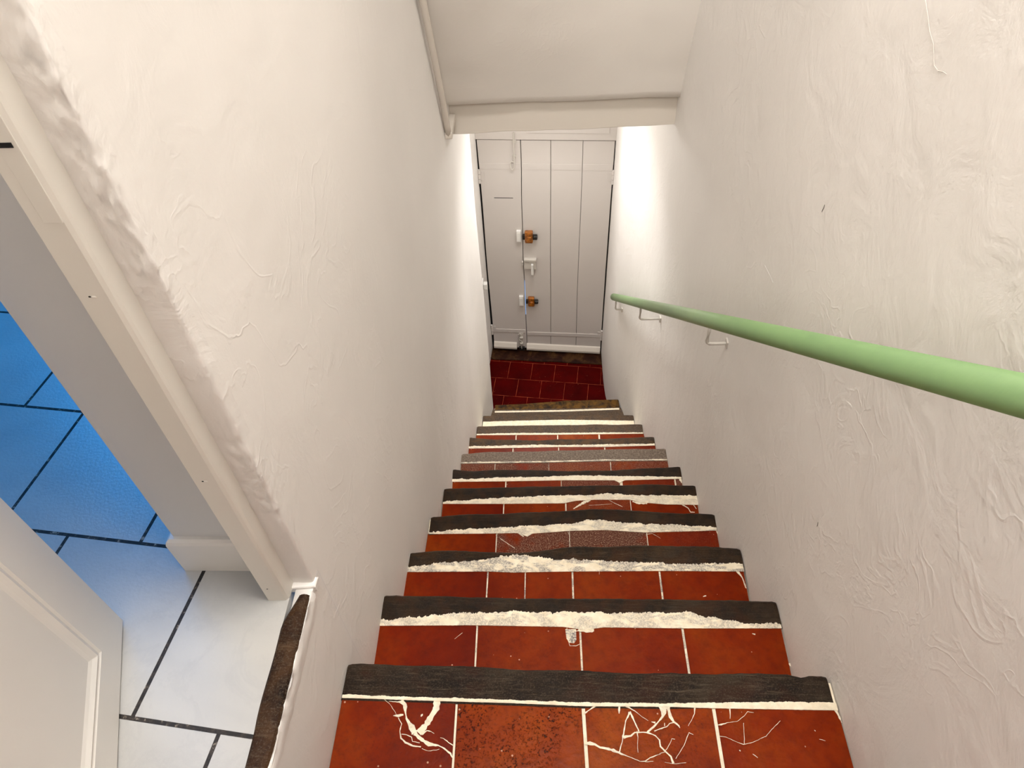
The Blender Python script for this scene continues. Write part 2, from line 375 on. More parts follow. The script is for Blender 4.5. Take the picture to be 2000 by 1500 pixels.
T=[
[[-0.391,0.4868],[-0.1787,0.4833],[-0.0702,0.4821],[0.0665,0.4785],[0.2211,0.48],[0.3119,0.4786],[0.3642,0.4785],[0.5322,0.4784]],
[[-0.3993,0.7293],[-0.1716,0.7331],[0.0355,0.7315],[0.0836,0.7245],[0.1321,0.7313],[0.3116,0.7308],[0.5428,0.7334]],
[[-0.4002,0.9863],[-0.1752,0.9896],[-0.1019,0.987],[0.0726,0.9915],[0.3178,0.9949],[0.5445,0.995]],
[[-0.3945,1.2405],[-0.186,1.2434],[-0.101,1.2458],[-0.0668,1.2324],[-0.05,1.2441],[0.0686,1.2543],[0.187,1.2588],[0.3206,1.2497],[0.5549,1.2585]],
[[-0.3953,1.5018],[-0.1729,1.5024],[0.0595,1.5052],[0.1081,1.5168],[0.1758,1.5216],[0.3105,1.5219],[0.3478,1.5105],[0.4422,1.5016],[0.5594,1.4997]],
[[-0.4082,1.7553],[-0.1718,1.7581],[0.0675,1.7635],[0.2836,1.7637],[0.3042,1.7505],[0.3267,1.7637],[0.5677,1.7717]],
[[-0.4041,2.0131],[-0.021,2.0188],[0.268,2.0275],[0.5619,2.0302]],
[[-0.4035,2.2693],[-0.182,2.2722],[0.057,2.2783],[0.2946,2.2778],[0.5605,2.2872]],
[[-0.402,2.532],[0.0626,2.5342],[0.2931,2.5371],[0.5397,2.5399]],
[[-0.3923,2.7621],[0.0988,2.7601],[0.5318,2.7583]],
[[-0.35,3.0715],[0.108,3.0779],[0.4861,3.0936]]]
J=[
[[[-0.1767,0.4833],[-0.1745,0.3669],0.0042],[[0.0655,0.4785],[0.0686,0.3714],0.0065],[[0.3109,0.4786],[0.3112,0.3759],0.0065]],
[[[-0.1691,0.7318],[-0.1678,0.6367],0.004],[[0.0752,0.7257],[0.0764,0.6318],0.0045],[[0.3152,0.7309],[0.3165,0.6305],0.0055]],
[[[-0.1708,0.9896],[-0.1698,0.9161],0.004],[[-0.0641,0.9888],[-0.0643,0.914],0.003],[[0.0697,0.9914],[0.0731,0.9152],0.005],[[0.3149,0.9949],[0.3183,0.9129],0.005]],
[[[-0.169,1.2435],[-0.1648,1.1861],0.003],[[0.072,1.2543],[0.0725,1.2101],0.002],[[0.3258,1.2516],[0.3109,1.202],0.003]],
[[[-0.1651,1.5024],[-0.1657,1.466],0.004],[[0.0692,1.5053],[0.0703,1.4734],0.005],[[0.3125,1.5219],[0.3094,1.4854],0.003]],
[[[-0.1762,1.7581],[-0.1754,1.737],0.005],[[0.0588,1.7635],[0.0584,1.7398],0.002],[[0.3112,1.7584],[0.3102,1.7453],0.012],[[0.5377,1.7717],[0.539,1.7481],0.006]],
[[[-0.2459,2.013],[-0.2444,1.9802],0.003],[[0.008,2.0188],[0.0101,1.9771],0.002],[[0.2967,2.0275],[0.2982,1.977],0.004]],
[[[-0.1767,2.2721],[-0.1761,2.252],0.006],[[0.0596,2.2783],[0.0619,2.2549],0.005],[[0.2973,2.2778],[0.2964,2.2644],0.006]],
[[[-0.1749,2.5313],[-0.1771,2.5053],0.005],[[0.0597,2.5342],[0.0621,2.5046],0.006],[[0.2931,2.5371],[0.2945,2.5112],0.009]],
[],
[]]
CR={
0:[[[-0.2148,0.4875,0.0178],[-0.215,0.4695,0.0187],[-0.2232,0.4544,0.0137],[-0.2313,0.4396,0.0145],[-0.2432,0.4249,0.0173]],[[-0.2841,0.4836,0.0039],[-0.2762,0.4761,0.01],[-0.2732,0.4611,0.005],[-0.2697,0.45,0.0058],[-0.2581,0.4355,0.0175],[-0.2509,0.4248,0.0212]],[[-0.3078,0.4813,0.0008],[-0.2917,0.4806,0.003],[-0.2796,0.4798,0.0119]],[[-0.296,0.4551,0.0008],[-0.2862,0.4553,0.0118],[-0.2766,0.4573,0.0039]],[[-0.2856,0.4516,0.0029],[-0.2779,0.4406,0.0028],[-0.2794,0.4279,0.0027],[-0.2757,0.4154,0.0038],[-0.2662,0.4084,0.0043],[-0.252,0.4025,0.0042],[-0.2365,0.401,0.0034]],[[-0.2509,0.4248,0.0154],[-0.2423,0.4177,0.0096],[-0.2319,0.4108,0.0095],[-0.2218,0.4057,0.0086],[-0.2044,0.4042,0.0038],[-0.1925,0.3992,0.0041],[-0.1804,0.3907,0.0042],[-0.176,0.3839,0.0034]],[[-0.2372,0.4232,0.0058],[-0.2283,0.4296,0.0027],[-0.2204,0.428,0.0016],[-0.2142,0.4245,0.001]],[[-0.202,0.4175,0.0016],[-0.1961,0.4167,0.0019],[-0.1859,0.4098,0.0027],[-0.1769,0.4047,0.0023]],[[-0.2343,0.3984,0.0008],[-0.2224,0.3943,0.0009],[-0.2074,0.3963,0.0011],[-0.2019,0.3981,0.0007]],[[-0.2758,0.4225,0.0016],[-0.266,0.4218,0.0027],[-0.2558,0.4175,0.0019],[-0.253,0.4104,0.0016],[-0.2393,0.408,0.0016]],[[-0.2399,0.4593,0.0012],[-0.2412,0.4569,0.0048],[-0.2424,0.4541,0.002]],[[-0.3185,0.4859,0.0012],[-0.3049,0.4756,0.0008],[-0.2954,0.4645,0.0006],[-0.2879,0.4534,0.0012]],[[0.0669,0.4646,0.0035],[0.0779,0.4722,0.0031],[0.0899,0.4798,0.0058],[0.0978,0.4837,0.0078]],[[0.134,0.4796,0.007],[0.1329,0.4721,0.0065],[0.1324,0.4656,0.0015]],[[0.1385,0.4825,0.0038],[0.1516,0.4771,0.0038],[0.1626,0.4707,0.0023],[0.175,0.4608,0.001],[0.1858,0.4537,0.0007]],[[0.1527,0.4678,0.0058],[0.1438,0.453,0.0019],[0.1411,0.4421,0.0026],[0.137,0.426,0.0041],[0.1343,0.4154,0.0022],[0.1308,0.4066,0.0022],[0.1272,0.3962,0.0037]],[[0.1529,0.4696,0.0057],[0.1569,0.4605,0.0076],[0.1622,0.4461,0.0035],[0.1669,0.4345,0.0026]],[[0.1378,0.4242,0.0075],[0.1511,0.4271,0.0042],[0.1591,0.4326,0.0031],[0.1743,0.4337,0.0027],[0.1854,0.4321,0.0038],[0.1962,0.4279,0.003],[0.2029,0.4201,0.0033],[0.2035,0.4096,0.0041],[0.2118,0.4011,0.0041],[0.22,0.3927,0.004],[0.2232,0.3818,0.0073]],[[0.1632,0.4353,0.0026],[0.1641,0.4247,0.0018],[0.1618,0.4106,0.0012],[0.1617,0.3985,0.0005]],[[0.2156,0.4818,0.0289],[0.216,0.4688,0.0153],[0.2132,0.4614,0.0057],[0.2025,0.4503,0.0034],[0.1941,0.443,0.0049],[0.1819,0.4338,0.0041]],[[0.225,0.4801,0.0115],[0.2275,0.4616,0.0095],[0.233,0.4526,0.0048],[0.2416,0.4456,0.0037],[0.243,0.442,0.0011]],[[0.1913,0.452,0.0011],[0.1987,0.4503,0.0057]],[[0.1952,0.4358,0.0027],[0.2051,0.4396,0.0022],[0.2187,0.4434,0.0026],[0.2251,0.4498,0.0023],[0.2348,0.4518,0.0019]],[[0.0667,0.4125,0.0112],[0.0751,0.4126,0.0094],[0.0844,0.411,0.0056],[0.0935,0.406,0.0045],[0.1046,0.4044,0.0056],[0.1174,0.4012,0.0067],[0.1264,0.3979,0.0075],[0.1372,0.3938,0.0026],[0.1516,0.389,0.0015],[0.164,0.3841,0.0018],[0.1732,0.3843,0.0026],[0.183,0.3904,0.0026],[0.1926,0.394,0.0022],[0.2021,0.3967,0.0011]],[[0.1731,0.3834,0.0018],[0.1879,0.3845,0.0005]],[[0.2311,0.4223,0.0015],[0.2256,0.4231,0.0018],[0.2218,0.4152,0.0011],[0.212,0.4029,0.0018]],[[0.2003,0.3975,0.0015],[0.2118,0.4011,0.0011]],[[0.2756,0.479,0.0058],[0.2731,0.4679,0.0026],[0.2655,0.455,0.0011],[0.2586,0.4458,0.0007]],[[0.2579,0.4342,0.0026],[0.2658,0.4308,0.0011]],[[0.2577,0.4333,0.0023],[0.2464,0.4121,0.0008],[0.2354,0.3981,0.0009],[0.2287,0.3895,0.0006]],[[0.2078,0.3832,0.0006],[0.224,0.381,0.0007],[0.2461,0.3831,0.0006]],[[0.2158,0.4505,0.0015],[0.2151,0.4451,0.0019]],[[0.341,0.4819,0.0038],[0.34,0.4708,0.0023],[0.338,0.4598,0.0011]],[[0.3135,0.4485,0.0011],[0.3192,0.449,0.0045],[0.331,0.4524,0.0012],[0.3504,0.4555,0.0009],[0.3655,0.4657,0.0009],[0.3726,0.4731,0.0015],[0.3836,0.4715,0.0008]],[[0.3139,0.429,0.0022],[0.3248,0.4274,0.0007],[0.3402,0.4207,0.0009],[0.354,0.4157,0.0019],[0.3713,0.4195,0.0009],[0.3975,0.4304,0.0008],[0.4136,0.4448,0.0006],[0.4295,0.4576,0.001]],[[0.3612,0.4529,0.0005],[0.3587,0.435,0.0005],[0.3559,0.4157,0.0007]],[[0.3673,0.3996,0.0022],[0.3752,0.3938,0.0011]],[[0.3445,0.4061,0.0011],[0.3456,0.4052,0.0037],[0.3466,0.4039,0.0011]],[[0.4876,0.4425,0.0007],[0.4885,0.4416,0.0025],[0.4892,0.4404,0.0008]],[[0.4923,0.4268,0.0011],[0.5026,0.4244,0.0011]],[[0.5188,0.4846,0.0114],[0.5348,0.4812,0.0113],[0.5387,0.4684,0.0057],[0.5408,0.4559,0.0026]]],
1:[[[-0.2202,0.6986,0.0011],[-0.2032,0.7138,0.0015]],[[0.0441,0.7316,0.0018],[0.0451,0.7018,0.0018],[0.0501,0.6854,0.0018],[0.0643,0.6855,0.0018],[0.0752,0.6911,0.0021]],[[0.0455,0.7166,0.0022],[0.0728,0.7225,0.0028]],[[0.0717,0.7281,0.0217],[0.0896,0.7246,0.0253],[0.1077,0.7248,0.0144]],[[0.4741,0.7196,0.0021],[0.4808,0.7179,0.0049]],[[0.5423,0.6507,0.0068],[0.5466,0.6404,0.0041]]],
2:[[[0.1459,0.9968,0.0017],[0.1451,0.9824,0.0013]],[[0.4246,0.9177,0.0033],[0.4334,0.9209,0.0059]],[[0.5308,0.9972,0.0128],[0.5416,0.9761,0.0051],[0.5459,0.9437,0.0042]]],
3:[[[-0.1566,1.225,0.0021],[-0.1289,1.2037,0.0027],[-0.107,1.1887,0.0027]],[[0.0652,1.2539,0.0013],[0.0728,1.2354,0.0014],[0.0696,1.2139,0.001]],[[-0.0977,1.2501,0.0163],[-0.0797,1.2315,0.0081]],[[0.3239,1.2427,0.0026],[0.3429,1.2459,0.0016],[0.3602,1.2337,0.0011],[0.3675,1.2277,0.0008]],[[0.5524,1.2592,0.0053],[0.5583,1.2317,0.0032],[0.5585,1.2015,0.0031]]],
4:[[[0.0973,1.4803,0.0043],[0.1225,1.4985,0.0123],[0.1446,1.5132,0.0185],[0.1604,1.5225,0.0216]],[[0.2253,1.5245,0.0019],[0.2518,1.5062,0.0024],[0.2812,1.4899,0.003]],[[0.1562,1.4968,0.0012],[0.1992,1.4987,0.0015],[0.2424,1.5025,0.0012]],[[0.496,1.5068,0.0091],[0.5234,1.4851,0.0048],[0.5299,1.4672,0.006],[0.5449,1.4673,0.0042]],[[0.5122,1.5141,0.0043],[0.5416,1.5069,0.0048],[0.553,1.4816,0.0036]],[[0.3198,1.5136,0.0061],[0.3436,1.5064,0.0153],[0.374,1.5046,0.0091]]],
5:[[[0.5592,1.7722,0.0154],[0.5639,1.7502,0.0103]]]}
ZF = 2.6468          # floor of the room beside the stairs
XL = -0.4023
TOP = 5.0
TOPS = 6.2
RW = [(-1.0, 0.545), (0.545, 0.5419), (0.80, 0.5467), (1.07, 0.5529), (1.32, 0.5573), (1.59, 0.5651), (1.84, 0.5679), (2.10, 0.5634), (2.35, 0.5566), (2.61, 0.5408), (2.865, 0.5319), (3.0, 0.514), (3.19, 0.478), (3.38, 0.422), (3.55, 0.4125), (3.95, 0.409)]
LW = [(0.60, -0.402), (0.81, -0.4079), (1.05, -0.4043), (1.31, -0.399), (1.57, -0.3993), (1.83, -0.4077), (2.35, -0.409), (2.60, -0.4004), (2.865, -0.395), (3.0, -0.378), (3.13, -0.352)]
wl = lambda y: lerp_poly(LW, y) if y > 0.6 else -0.4023
wr = lambda y: lerp_poly(RW, y)

# ---------------------------------------------------------------- walls
def resample(path, step):
    out = [Vector(path[0])]
    for a, b in zip(path, path[1:]):
        a = Vector(a); b = Vector(b); n = max(1, int((b - a).length / step))
        out += [a + (b - a) * i / n for i in range(1, n + 1)]
    return out
def smooth(path, it=2):
    for _ in range(it):
        path = [path[0]] + [(path[i - 1] + path[i] * 2 + path[i + 1]) / 4 for i in range(1, len(path) - 1)] + [path[-1]]
    return path
def wall_from_path(name, path, z0, z1, side, step=0.03, zstep=0.04, k=1.0, thick=0.10, mat='plaster', extra=None, sm=True):
    p = [Vector((q[0], q[1])) for q in path]
    p = resample(p, step)
    if sm: p = smooth(p, 3)
    zs = frange(z0, z1, zstep); bm = bmesh.new(); nn = []
    for i in range(len(p)):
        t = (p[min(i + 1, len(p) - 1)] - p[max(i - 1, 0)]).normalized(); nn.append(Vector((t.y, -t.x)) * side)
    front = []
    for i, q in enumerate(p):
        col = []
        for z in zs:
            d = wav(q.x, q.y, z, k)
            if extra: d += extra(i / (len(p) - 1), q, z)
            e = min(1.0, i / 2.0, (len(p) - 1 - i) / 2.0)
            d *= e
            col.append(bm.verts.new((q.x + nn[i].x * d, q.y + nn[i].y * d, z)))
        front.append(col)
    for i in range(len(p) - 1):
        for j in range(len(zs) - 1):
            bm.faces.new((front[i][j], front[i + 1][j], front[i + 1][j + 1], front[i][j + 1]))
    if thick:
        N_ = len(p); P4 = []
        for i in range(N_):
            q = p[i]; o_ = (q.x - nn[i].x * thick, q.y - nn[i].y * thick)
            P4.append([bm.verts.new((*o_, z0)), bm.verts.new((*o_, z1)), bm.verts.new(front[i][0].co), bm.verts.new(front[i][-1].co)])
        for a, b in zip(P4, P4[1:]):
            bm.faces.new((a[0], a[1], b[1], b[0])); bm.faces.new((a[3], b[3], b[1], a[1])); bm.faces.new((a[2], a[0], b[0], b[2]))
        for i in (0, N_ - 1):
            cap = [bm.verts.new(v.co) for v in front[i]]
            bm.faces.new(cap + [P4[i][1], P4[i][0]])
    return struct(name, bm, mat, smooth=True)
rw = wall_from_path('wall_right', [(x, y) for y, x in RW], 0, TOPS, -1, thick=0.12)
# left wall from the doorway down to the corner of the entrance hall
wall_from_path('wall_left', [(x, y) for y, x in LW] + [(-0.352, 3.155), (-0.37, 3.178), (-0.45, 3.18)], 0, TOPS, 1, thick=0, mat='plaster_smooth')
bm = bmesh.new(); add_box(bm, -0.55, -0.47, 0.7, 3.12, 0, TOPS); struct('wall_partition', bm, 'grey_wall')
# strip below the doorway and the piece before it
wall_from_path('wall_left_base', [(-0.4023, -1.0), (-0.4023, 0.30), (-0.4023, 0.60)], 1.9, ZF - 0.002, 1, thick=0.03, k=0.6, mat='plaster_smooth')
wall_from_path('wall_left_near', [(-0.4023, -1.0), (-0.4023, -0.22)], ZF - 0.002, TOPS, 1, thick=0.07)
wall_from_path('wall_left_top', [(-0.4023, -0.22), (-0.4023, 0.60)], ZF + 2.05, TOPS, 1, thick=0.07, k=0.3)
# rough plaster return of the doorway
def lump(t, q, z):
    m = max(0.0, min(1.0, 0.5 + 1.6 * nz(2, 5, z, 3.2)))           # rough zones alternate with smooth ones
    c = math.exp(-((t - 0.60) / 0.16) ** 2)                        # broken arris
    a = (abs(nz(q.x * 5, q.y * 5, z, 30)) * 0.0065 - 0.0018 + nz(q.x * 8, q.y * 8, z, 75) * 0.0032) * m + nz(1, 3, z, 6) * 0.0035
    d = math.exp(-((t - 0.32) / 0.12) ** 2) * max(0, nz(q.x * 4, 1, z * 1.0, 40)) * 0.006 * max(0, nz(7, 1, z, 2.5) + 0.2)
    return c * a + d + 0.0012 * nz(q.x * 2, q.y * 2, z, 10)
wall_from_path('trim_1', [(-0.468, 0.5735), (-0.43, 0.5735), (-0.4035, 0.5735), (-0.4015, 0.5755), (-0.402, 0.600)], ZF, ZF + 2.05, 1, step=0.0030, zstep=0.0045, k=0.0, thick=0, mat='plaster', extra=lump, sm=True)
# small plinth of old plaster at the foot of the return
bm = bmesh.new(); add_prism(bm, [(-0.445, 0.562), (-0.398, 0.566), (-0.397, 0.585), (-0.445, 0.585)], ZF - 0.01, ZF + 0.004, 0.002); struct('trim_2', bm, 'plaster_rough')
# entrance hall: recess wall, door wall
wall_from_path('wall_hall_left', [(-0.45, 3.18), (-0.43, 3.20), (-0.43, 3.70), (-0.411, 3.91)], 0, 2.5, 1, thick=0.06, k=0.5)
bm = bmesh.new(); add_box(bm, -0.55, 0.55, 3.93, 4.03, 0, 2.5)
for v in bm.verts: pass
bm.free()
def seg_wall(name, a, b, z0, z1, th, mat):
    a = Vector(a); b = Vector(b); t = (b - a).normalized(); n = Vector((-t.y, t.x)) * th
    bm = bmesh.new(); add_prism(bm, [tuple(a), tuple(b), tuple(b + n), tuple(a + n)], z0, z1); return struct(name, bm, mat)
seg_wall('wall_front', (-0.412, 3.915), (0.412, 3.861), 1.83, 2.5, 0.12, 'plaster')
seg_wall('ceiling_hall', (-0.6, 2.88), (0.62, 2.88), 2.42, 2.5, 1.17, 'ceiling')
# upper stairwell shell
bm = bmesh.new(); add_box(bm, -0.55, 0.68, -1.1, -1.0, 1.9, TOPS); struct('wall_back', bm, 'dim_back_wall')
bm = bmesh.new(); add_box(bm, -3.1, -0.474, -1.3, 2.7, TOP, TOP + 0.1); struct('ceiling_room', bm, 'ceiling')
bm = bmesh.new(); add_box(bm, -0.6, 0.70, -1.1, 3.2, TOPS, TOPS + 0.1); struct('ceiling', bm, 'ceiling')
# soffit wall over the stairs, ruled between the two side walls
def sof(u, v):
    # u 0..1 across, v 0..1 from bottom to top
    zb = 2.457 + (2.470 - 2.457) * u + 0.004 * math.sin(u * 9); zt = TOPS
    z = zb + (zt - zb) * v
    zz = min(z, 3.9); yl = 2.7744 - 0.627 * (zz - 2.457); yr = 2.7607 - 0.30 * (zz - 2.470)
    y = yl + (yr - yl) * u
    x0 = wl(y) - 0.01; x1 = wr(y) + 0.01
    x = x0 + (x1 - x0) * u
    y += 0.012 * nz(x, z, 1, 2.5) + 0.004 * nz(x, z, 4, 9)
    return (x, y, z)
bm = bmesh.new(); us = frange(0, 1, 0.025); vs = frange(0, 1, 0.008)
g1 = grid(bm, sof, us, vs)
for i in range(len(us) - 1):
    a, b = g1[i][0], g1[i + 1][0]
    c = bm.verts.new((b.co.x, b.co.y + 0.10, b.co.z)); d = bm.verts.new((a.co.x, a.co.y + 0.10, a.co.z)); bm.faces.new((a, b, c, d))
struct('wall_soffit', bm, 'soffit', smooth=True)
# beam under the soffit
bm = bmesh.new()
def beam_pt(u, z, y): return (wl(2.8) * (1 - u) + wr(2.8) * u, y, z)
rows = []
for u in frange(0, 1, 0.02):
    zt = 2.47 + 0.03; zb = 2.306 + (2.338 - 2.306) * u + 0.003 * math.sin(u * 5 + 1) - 0.004 * nz(u, 0, 0, 6)
    yf = 2.812 + (2.798 - 2.812) * u + 0.004 * nz(u, 2, 0, 5)
    rows.append([bm.verts.new(beam_pt(u, z, y)) for z, y in ((zt, yf + 0.006), (zb + .07, yf + 0.001), (zb + 0.006, yf - 0.003), (zb, yf + 0.006), (zb, yf + 0.12), (zt, yf + 0.12))])
for a, b in zip(rows, rows[1:]):
    for k in range(6): bm.faces.new((a[k], a[(k + 1) % 6], b[(k + 1) % 6], b[k]))
bm.faces.new(rows[0]); bm.faces.new(rows[-1][::-1])
tag(obj('ceiling_beam', bm, 'beam_paint'), 'cream painted wooden beam across the stairwell above the entrance door', 'beam')
# painted batten running up the corner of soffit and left wall
bm = bmesh.new()
pts = []
for t in frange(0, 1, 0.04):
    z = 2.39 + (3.6 - 2.39) * t
    y = 2.640 - 0.395 * (z - 2.40)
    pts.append((-0.384 + 0.002 * math.sin(t * 9) , y, z))
tube(bm, pts, [0.0125 if q > 0.03 else 0.0125 for q in frange(0, 1, 0.04)], 8)
add_box(bm, -0.398, -0.368, 2.628, 2.79, 2.385, 2.412, bev=0.004)
tag(obj('corner_batten', bm, 'beam_paint', smooth=True), 'thin cream painted batten in the corner between soffit and plaster wall', 'batten')

# ---------------------------------------------------------------- floors
bm = bmesh.new(); add_box(bm, -0.55, 0.50, 3.0, 4.3, -0.06, 0.0); struct('floor_hall', bm, 'red_floor')
bm = bmesh.new(); add_prism(bm, [(-0.4417, -1.0), (-0.4388, 0.546), (-0.445, 0.574), (-0.474, 0.574), (-0.474, 0.612), (-0.62, 0.612), (-0.62, 2.6), (-3.0, 2.6), (-3.0, -1.2), (-0.4417, -1.2)], ZF - 0.05, ZF)
struct('floor_room', bm, 'marble')
bm = bmesh.new(); add_box(bm, -0.44, 0.56, -1.0, 0.26, 2.30, 2.560); struct('floor_upper_landing', bm, 'mortar')
for r_ in range(5):
    for k in range(4):
        x = -0.398 + k * 0.236; y1 = 0.205 - r_ * 0.236
        bm = bmesh.new(); add_box(bm, x, x + 0.231, y1 - 0.231, y1, 2.553, 2.565, bev=0.001)
        o = child('floor_tile', bm, 'tile', C.objects['floor_upper_landing'], color=(0.3 + 0.15 * k, 0, 0.1))
bm = bmesh.new(); add_box(bm, -0.400, 0.543, 0.208, 0.272, 2.497, 2.566, bev=0.004)
child('wood_nosing', bm, 'wood', C.objects['floor_upper_landing'], color=(0.1, 0, 0.4))

# ---------------------------------------------------------------- staircase
stairs = empty('staircase', (0.07, 0.55, 0)); tag(stairs, 'narrow straight staircase of terracotta treads with dark wood nosings down to the entrance door', 'staircase')
# look of each nosing (ochre, grey, worn) and of tiles per step (orange, grey, pits)
WC = [(0.05, 0.0, 0.6), (0.1, 0.0, 0.15), (0.15, 0.0, 0.35), (0.12, 0.0, 0.0), (0.15, 0.0, 0.0), (0.1, 0.0, 0.1), (0.1, 1.0, 0.5), (0.45, 0.15, 0.3), (0.35, 0.35, 0.3), (0.45, 0.3, 0.5), (1.0, 0.0, 0.3)]
TC = {0: [(0.25, 0, 0.2), (0.95, 0, 1), (0.7, 0, 0.3), (0.3, 0, 0)], 1: [(0.1, 0, 0.1), (0.4, 0, 0.2), (0.2, 0, 0.1), (0.3, 0, 0)],
      2: [(0.1, 0, 0.1), (0.25, 0, 0), (0.35, 0, 0), (0.3, 0, 0.1), (0.15, 0, 0)], 3: [(0.45, 0, 0), (0.4, 0.9, 0), (0.2, 1, 0), (0.1, 0.1, 0)],
      4: [(0.1, 0, 0), (0.5, 0, 0), (0.5, 0.25, 0), (0.2, 0, 0)], 5: [(0.4, 0, 0), (0.3, 0.1, 0), (0.3, 0.7, 0), (0.2, 0.1, 0), (0, 0.8, 0)],
      6: [(0.5, 0.8, 0), (0.3, 0.85, 0), (0.7, 0.55, 0), (0.5, 0.55, 0)], 7: [(0.2, 0.1, 0)] * 4, 8: [(0.5, 0.1, 0), (0.6, 0.1, 0), (0.8, 0, 0), (0.3, 0.1, 0)]}
MG = [0.1, 0.5, 0.8, 0.5, 0.3, 0.05, 0.8, 0.4, 0.1, 0.0, 0.0]
JAG = [0.0012, 0.004, 0.005, 0.0045, 0.0035, 0.003, 0.002, 0.003, 0.002, 0.001, 0.001]
def jag(x, s, a): return a * (nz(x, s, 0, 48) * 1.2 + nz(x, s, 3, 130) * 0.9 + nz(x, s, 5, 330) * 0.9 + 1.2 * max(0, nz(x, s, 7, 20)) + 1.6 * max(0, nz(x, s, 11, 260) - 0.33) + 0.1)
def ribbon(bm, pts, z, h):
    """filled crack: variable width strip lying in the tile surface"""
    n = len(pts)
    # subdivide and roughen
    q = []
    for a, b in zip(pts, pts[1:]):
        L = math.hypot(b[0] - a[0], b[1] - a[1]); m = max(1, int(L / 0.004))
        for i in range(m): q.append([a[k] + (b[k] - a[k]) * i / m for k in range(3)])
    q.append(list(pts[-1]))
    L, R_ = [], []
    for i, p in enumerate(q):
        a = q[max(0, i - 1)]; b = q[min(len(q) - 1, i + 1)]
        t = Vector((b[0] - a[0], b[1] - a[1])); t = t.normalized() if t.length > 1e-9 else Vector((1, 0)); nn = Vector((-t.y, t.x))
        wd = max(0.0011, p[2]) * (0.62 + 0.5 * nz(p[0], p[1], 1, 260)); off = 0.0007 * nz(p[0], p[1], 5, 200)
        for arr, s in ((L, 1), (R_, -1)):
            arr.append((p[0] + nn.x * (off + s * wd / 2), p[1] + nn.y * (off + s * wd / 2)))
    vl = [bm.verts.new((x, y, z + h)) for x, y in L]; vr = [bm.verts.new((x, y, z + h)) for x, y in R_]
    for i in range(len(q) - 1): bm.faces.new((vl[i], vl[i + 1], vr[i + 1], vr[i]))
